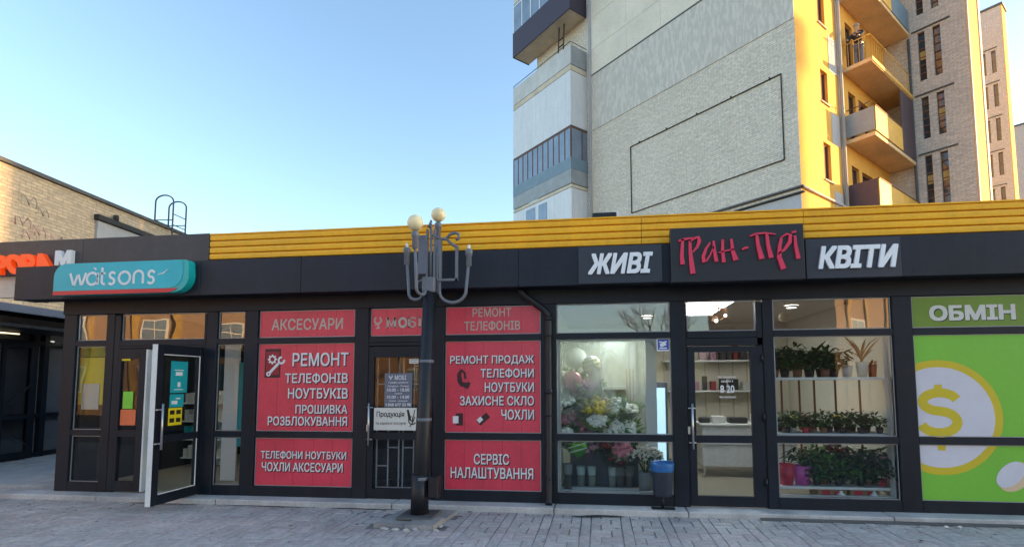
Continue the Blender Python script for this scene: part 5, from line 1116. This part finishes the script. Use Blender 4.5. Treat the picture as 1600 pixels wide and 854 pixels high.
for k in range(5): ch.tube([(-.90 + .045 * k, 11.08 + .035 * k, 17.9 + .4 * k), (-.90 + .045 * k, 11.48 + .035 * k, 17.9 + .4 * k)], .035, 6)
tag(ch.build('wooden_ladder', 'bark'), 'weathered wooden ladder leaning on the open white balcony', 'ladder'); bpy.data.objects['wooden_ladder'].location = (6.79, 10.53, 0); bpy.data.objects['wooden_ladder'].rotation_euler = (0, 0, TY)
c3 = lb(20.33, .12, 'slab'); MB().box(XF - .03, XF + .02, YA - .02, YB2, 20.30, 21.75).build('front_panel', 'purple', c3); MB().box(XF + .025, -.01, YA - .02, YA + .03, 20.30, 21.75).build('side_panel', 'purple', c3); MB().box(XF + .025, -.01, YB2 - .05, YB2, 20.30, 21.75).build('side_panel', 'purple', c3)
wn = MB(); n = 6
for k in range(n + 1): yy_ = YA + (YB2 - YA - .07) * k / n; wn.box(XF, XF + .05, yy_, yy_ + .07, 21.755, 23.3)
wn.box(XF, XF + .05, YA, YB2, 23.305, 23.4); wn.build('window_frame', 'white', c3); MB().box(XF + .02, XF + .03, YA + .05, YB2 - .05, 21.76, 23.3).build('pane', 'winblue', c3); MB().box(XF + .07, -.02, YA + .02, YA + .03, 21.76, 23.3).build('pane', 'winblue', c3)
c4 = T(MB().box(XF + .02, -.01, YA + .02, YB2, 4, 11.18), 'balcony', 'wclad')
for (a, b) in ((12.2, 12.9), (13.2, 14.0)): q = MB().box(XF + .0, XF + .018, a, b, 9.6, 11.0).build('pane', 'winblue', c4)
T(MB().box(XF + .03, -.01, YA + .02, YB2, 23.5, 26), 'balcony', 'wold')

# person on the sunny balcony, leaning on the railing
def skin_body(pts, edges, rad, root=0, sub=1):
    me = bpy.data.meshes.new('body'); me.from_pydata(pts, edges, []); o = bpy.data.objects.new('body', me); COL.objects.link(o)
    sk = o.modifiers.new('skin', 'SKIN'); sk.use_smooth_shade = True
    for i, r in enumerate(rad): o.data.skin_vertices[0].data[i].radius = (r, r); o.data.skin_vertices[0].data[i].use_root = (i == root)
    sb = o.modifiers.new('sub', 'SUBSURF'); sb.levels = sub; sb.render_levels = sub
    bpy.context.view_layer.update(); dg = bpy.context.evaluated_depsgraph_get(); m2 = bpy.data.meshes.new_from_object(o.evaluated_get(dg)); bpy.data.objects.remove(o); return m2
pp = [(0, 0, .92), (0, -.02, 1.12), (0, -.07, 1.38), (0, -.09, 1.50), (0, -.12, 1.60), (0, -.12, 1.70),
      (-.18, -.08, 1.40), (-.26, -.26, 1.20), (-.20, -.46, 1.06), (.18, -.08, 1.40), (.26, -.26, 1.20), (.20, -.46, 1.06),
      (-.09, 0, .88), (-.10, -.03, .48), (-.10, .02, .07), (-.10, -.12, .03), (.09, 0, .88), (.10, .02, .48), (.10, .06, .07), (.10, -.08, .03), (-.19, -.54, 1.05), (.19, -.54, 1.05)]
ee = [(0, 1), (1, 2), (2, 3), (3, 4), (4, 5), (2, 6), (6, 7), (7, 8), (8, 20), (2, 9), (9, 10), (10, 11), (11, 21), (0, 12), (12, 13), (13, 14), (14, 15), (0, 16), (16, 17), (17, 18), (18, 19)]
rr_ = [.13, .125, .135, .055, .085, .085, .065, .048, .036, .065, .048, .036, .085, .062, .04, .035, .085, .062, .04, .035, .03, .03]
me = skin_body(pp, ee, rr_); me.name = 'person'; me.materials.clear(); me.materials.append(M['skin'])
per = bpy.data.objects.new('person', me); COL.objects.link(per); tag(per, 'person in dark clothes leaning on the railing of a sunlit tower balcony', 'person')
jm = skin_body(pp[:4] + pp[6:8] + pp[9:11] + [pp[8], pp[11]], [(0, 1), (1, 2), (2, 3), (2, 4), (4, 5), (5, 8), (2, 6), (6, 7), (7, 9)], [.15, .145, .155, .05, .08, .06, .08, .06, .048, .048]); jm.materials.clear(); jm.materials.append(M['cloth']); jo = bpy.data.objects.new('jacket', jm); COL.objects.link(jo); jo.parent = per
tm = skin_body([pp[0]] + pp[12:15] + pp[16:19], [(0, 1), (1, 2), (2, 3), (0, 4), (4, 5), (5, 6)], [.145, .10, .075, .055, .10, .075, .055]); tm.materials.clear(); tm.materials.append(M['signgrey']); to = bpy.data.objects.new('trousers', tm); COL.objects.link(to); to.parent = per
MB().ball((0, -.10, 1.72), .105, 12, 8, 1, 1.05, .85).build('hair', 'hair', per)
vv = Vector((math.cos(TY), math.sin(TY), 0)); uu = Vector((-math.sin(TY), math.cos(TY), 0))
per.location = Vector((6.79, 10.53, 13.82)) + vv * 4.35 + uu * (-.42); per.rotation_euler = (0, 0, TY - PI / 2)

# ================================================================== FAR TOWERS
def far_tower(loc, h, label, L1=10, W=1.3):
    f = thing('apartment_tower', label, 'building', (loc[0], loc[1], 0), TY); F = lambda mb, n, m: mb.build(n, m, f)
    wn = [(a, b, z, z + 1.75) for z in [h - 30 + 6.4 + 2.65 * k for k in range(8)] for (a, b) in ((.46, .72), (1.05, 1.25))]
    F(wall_holes(MB(), 'x', 0, .2, .0, L1, 0, h, wn), 'wall', 'brickf'); F(MB().box(.205, W, .01, L1, 0, h - .02), 'wall', 'brickf')
    F(MB().box(.0, W, -.05, -.002, 0, h), 'plaster_face', 'plaster'); F(MB().box(-.1, W + .1, -.12, L1, h, h + .15), 'roof', 'ledge')
    for (a, b, z0, z1) in wn: q = F(MB().box(.16, .2, a, b, z0, z1), 'window', 'rust'); MB().box(.15, .159, a + .03, b - .03, z0 + .1, (z0 + z1) / 2).build('pane', 'winglass', q); MB().box(.15, .159, a + .03, b - .03, (z0 + z1) / 2 + .06, z1 - .06).build('pane', 'winglass', q)
    for z in [h - 30 + 8.3 + 2.65 * k for k in range(8)]: F(MB().box(-.06, -.002, .35, 1.4, z, z + .05), 'ledge', 'ledge')
    return f
far_tower((30.41, 33.38), 30, 'pale brick apartment tower with slit windows far behind the nearer tower')
far_tower((46.5, 44.5), 27.5, 'farthest pale apartment tower showing at the picture edge')

# ================================================================== LEFT BRICK BUILDING (local x = outward normal, y = depth)
LY = .1153
lbd = thing('brick_building', 'tan brick building with graffiti and a black shopfront left of the pavilion', 'building', (0, 0, 0), LY)
Q = lambda mb, n, m, par=lbd: mb.build(n, m, par)
Q(MB().box(-26, -12.0, -.5, 11.5, 3.3, 6.36), 'wall', 'brickl'); Q(MB().box(-26, -12.25, -.5, 11.5, 0, 3.29), 'lower_wall', 'plasterg')
Q(MB().box(-26.2, -11.93, -.6, 11.6, 6.365, 6.45), 'roof', 'ledge')
Q(MB().box(-12.0, -11.86, 5.45, 10.6, 5.86, 6.0, b=.01), 'vent_hood', 'joint'); Q(MB().box(-11.995, -11.93, 5.5, 10.5, 4.4, 5.85), 'metal_sheet', 'tarp'); Q(MB().tube([(-11.9, 6.0, 6.0), (-11.9, 6.0, 6.14)], .06, 8), 'vent_stub', 'joint')
gf = MB()
def scrib(y, z, s, m): 
    pts = [(y + s * (k * .16 + .1 * math.sin(k * 2.1)), z + s * .35 * math.sin(k * 1.7 + y)) for k in range(9)]
    m.tube([(-11.996, a, b) for a, b in pts], .011, 5)
for y, z, s in ((3.5, 5.25, .35), (3.9, 5.15, .3), (4.3, 5.05, .35), (4.6, 4.95, .3), (3.7, 5.0, .3)): scrib(y, z, s, gf)
Q(gf, 'graffiti', 'graf'); gf = MB()
for y, z, s in ((3.6, 5.75, .35), (4.0, 5.6, .25), (4.9, 5.0, .4), (5.2, 4.85, .3)): scrib(y, z, s, gf)
Q(gf, 'graffiti', 'graf2')
# shopfront in the passage
Q(MB().box(-12.1, -11.0, .6, 7.2, 2.86, 2.92), 'canopy_soffit', 'storefront'); Q(MB().box(-11.26, -11.2, .5, 7.2, 2.93, 3.33), 'canopy_beam', 'bluebeam') if False else Q(MB().box(-11.26, -11.2, .5, 6.9, 3.17, 3.33, b=.006), 'canopy_beam', 'bluebeam')
Q(MB().box(-12.2, -11.27, .5, 6.9, 3.20, 3.28), 'canopy_roof', 'storefront')
for yy_ in (.9, 2.1, 3.40, 4.30, 4.55, 5.25, 6.4): Q(MB().box(-12.24, -12.12, yy_, yy_ + .12, FZ, 3.0, b=.006), 'frame_post', 'frame')
for z in (2.62, .14, 1.0, 2.95): Q(MB().box(-12.22, -12.13, .9, 6.5, z, z + .09), 'frame_rail', 'frame')
for a, b in ((1.02, 2.1), (2.22, 3.4), (3.52, 4.3), (4.67, 5.25), (5.37, 6.4)):
    for z0, z1 in ((.23, 1.0), (1.09, 2.62), (2.71, 2.95)): Q(MB().box(-12.18, -12.17, a, b, z0, z1), 'pane', 'glassD')
dd = Q(MB().box(-12.06, -12.0, 3.55, 3.62, .16, 2.68), 'door', 'frame')
for q in ((3.62, 4.15, .16, .3), (3.62, 4.15, 2.55, 2.68), (4.15, 4.22, .16, 2.68), (3.62, 4.15, 1.0, 1.08)): MB().box(-12.055, -12.005, q[0], q[1], q[2], q[3]).build('door_rail', 'frame', dd)
MB().box(-12.035, -12.025, 3.62, 4.15, .3, 2.55).build('glass', 'glassD', dd); hd = MB(); hd.tube([(-11.95, 3.64, 1.3), (-11.95, 4.14, 1.75)], .018, 6); hd.tube([(-11.95, 3.7, .75), (-11.95, 4.1, .45)], .012, 6); hd.build('handle', 'black', dd)
o = thing('strip_light', 'warm strip light glowing under the dark passage canopy', 'lamp', (0, 0, 0), LY); MB().box(-12.05, -12.0, 3.35, 3.85, 2.81, 2.83).build('tube', 'bulb', o); MB().box(-12.06, -11.99, 3.3, 3.9, 2.832, 2.857).build('housing', 'black', o)
o = thing('ceiling_light', 'small white lamp at the end of the dark passage', 'lamp', (0, 0, 0), LY); MB().ball((-11.9, 5.05, 2.74), .04, 8, 6).build('bulb', 'spot', o); MB().tube([(-11.9, 5.05, 2.78), (-11.9, 5.05, 2.86)], .02, 6).build('mount', 'black', o)
pw = MB().box(-13, -8.36, 7.2, 7.4, G0, 3.4); tag(pw.build('passage_wall', 'storefront'), 'black end wall closing the covered passage', 'wall')
# roof ladder with hooped rails
ld = thing('roof_ladder', 'grey steel roof ladder with two hooped handrails', 'ladder', (0, 0, 0), LY)
for k, yy_ in enumerate((7.85, 8.40)):
    p = [(-12.32, yy_, 6.45), (-12.32, yy_, 7.18)] + [(-12.05 + .27 * math.cos(math.radians(a)), yy_, 7.18 + .20 * math.sin(math.radians(a))) for a in range(165, 0, -15)] + [(-11.78, yy_, 7.18), (-11.78, yy_, 4.3)]
    MB().tube(p, .022, 6).build('rail', 'ledge', ld)
rg = MB()
for z in [4.5 + .33 * k for k in range(8)]: rg.tube([(-11.78, 7.85, z), (-11.78, 8.40, z)], .014, 6)
rg.tube([(-12.32, 7.85, 6.62), (-12.32, 8.40, 6.62)], .016, 6); rg.tube([(-12.32, 7.85, 6.62), (-11.78, 7.85, 6.62)], .016, 6); rg.tube([(-12.32, 8.4, 6.62), (-11.78, 8.4, 6.62)], .016, 6)
rg.build('rung', 'ledge', ld)

# ================================================================== ACROSS THE STREET (seen mirrored in the glass) AND UNSEEN BLOCKS ADDED FOR THEIR SHADOWS
def block(name, label, loc, rz, Lx, D, h, wallm, floors, bays, pil=True):
    b = thing(name, label, 'building', loc, rz); q = lambda mb, n, m, par=b: mb.build(n, m, par)
    q(MB().box(0, Lx, -D, 0, 0, h), 'wall', wallm); q(MB().box(-.3, Lx + .3, -D - .3, .3, h, h + .35), 'roof', 'ledge')
    fw_ = Lx / bays; fh = (h - 1.0) / floors
    wm = MB().box(-.7, .7, .0, .05, 0, 1.6).build('window', 'white', b); pn_ = MB()
    for (x0, x1) in ((-.62, -.03), (.03, .62)):
        for (z0, z1) in ((.08, .95), (1.01, 1.52)): pn_.box(x0, x1, .051, .06, z0, z1)
    pn_ = pn_.build('pane', 'winblue', wm); first = True
    for i in range(bays):
        for j in range(floors):
            x, z = fw_ * (i + .5), fh * j + 1.2
            if first: wo, first = wm, False
            else:
                wo = wm.copy(); COL.objects.link(wo); p2 = pn_.copy(); COL.objects.link(p2); p2.parent = wo
            wo.location = (x, 0.002, z)
        if pil: q(MB().box(fw_ * (i + .5) - 1.15, fw_ * (i + .5) - .85, .002, .12, 0, h - .05), 'pilaster', 'pilaster'); q(MB().box(fw_ * (i + .5) + .85, fw_ * (i + .5) + 1.15, .002, .12, 0, h - .05), 'pilaster', 'pilaster')
    return b
AF = math.atan2(-.574, .819)
block('street_building', 'peach building with yellow pilasters across the street on the left', (-35, -15.0, 0), AF, 32, 10, 9.5, 'peach', 3, 8)
block('street_building', 'peach building with yellow pilasters across the street on the right', (14, -25.0, 0), AF, 26, 10, 9.5, 'peach', 3, 6)
block('added_shade_block', 'unseen low grey block added far right to shade the street', (80, 10.5, 0), PI / 2, 14.4, 12, 18.4, 'brickw', 5, 9, False)  # out of view, added to keep low sun off pavement and lamp
block('added_shade_block', 'unseen narrow tall block added to shade the left brick wall', (75.48, 23.67, 0), math.radians(104.03), 4.05, 10, 25, 'brickw', 7, 1, False)  # out of view, turned along the sun to shape the left wall's shadow

def bare_tree(loc, h, label, seed):
    rnd = random.Random(seed); t = thing('bare_tree', label, 'tree', loc); br_ = MB()
    trunk = MB().tube([(0, 0, 0), (.08, .02, h * .22), (.02, .05, h * .42)], [h * .022, h * .018, h * .013], 8); trunk.build('trunk', 'bark', t)
    def grow(p, d, ln, r, lvl):
        q = p + d * ln; m_ = p + d * ln * .5 + Vector((rnd.uniform(-1, 1), rnd.uniform(-1, 1), rnd.uniform(-.3, .6))) * ln * .08
        br_.tube([p, m_, q], [r, r * .8, r * .6], 5 if lvl < 3 else 3, False)
        if lvl >= 5: return
        for k in range(3 if lvl < 4 else 2):
            nd = (d + Vector((rnd.uniform(-1, 1), rnd.uniform(-1, 1), rnd.uniform(-.25, .8))) * .72).normalized(); grow(q if k else p + d * ln * rnd.uniform(.55, .9), nd, ln * rnd.uniform(.62, .8), r * .58, lvl + 1)
    for k in range(5):
        a = k * 1.26 + rnd.uniform(-.3, .3); grow(Vector((.04, .04, h * (.30 + .03 * k))), Vector((math.cos(a), math.sin(a), 1.1)).normalized(), h * .2, h * .009, 1)
    br_.build('crown', 'bark', t); return t
bare_tree((3.6, -21, 0), 7.4, 'leafless tree across the street mirrored in the flower window', 3)
bare_tree((-6.2, -24, 0), 7.5, 'leafless tree beside the peach building across the street', 5)
bare_tree((-9.5, 22, 0), 7.4, 'leafless tree behind the pavilion roof with only its twigs showing', 11)
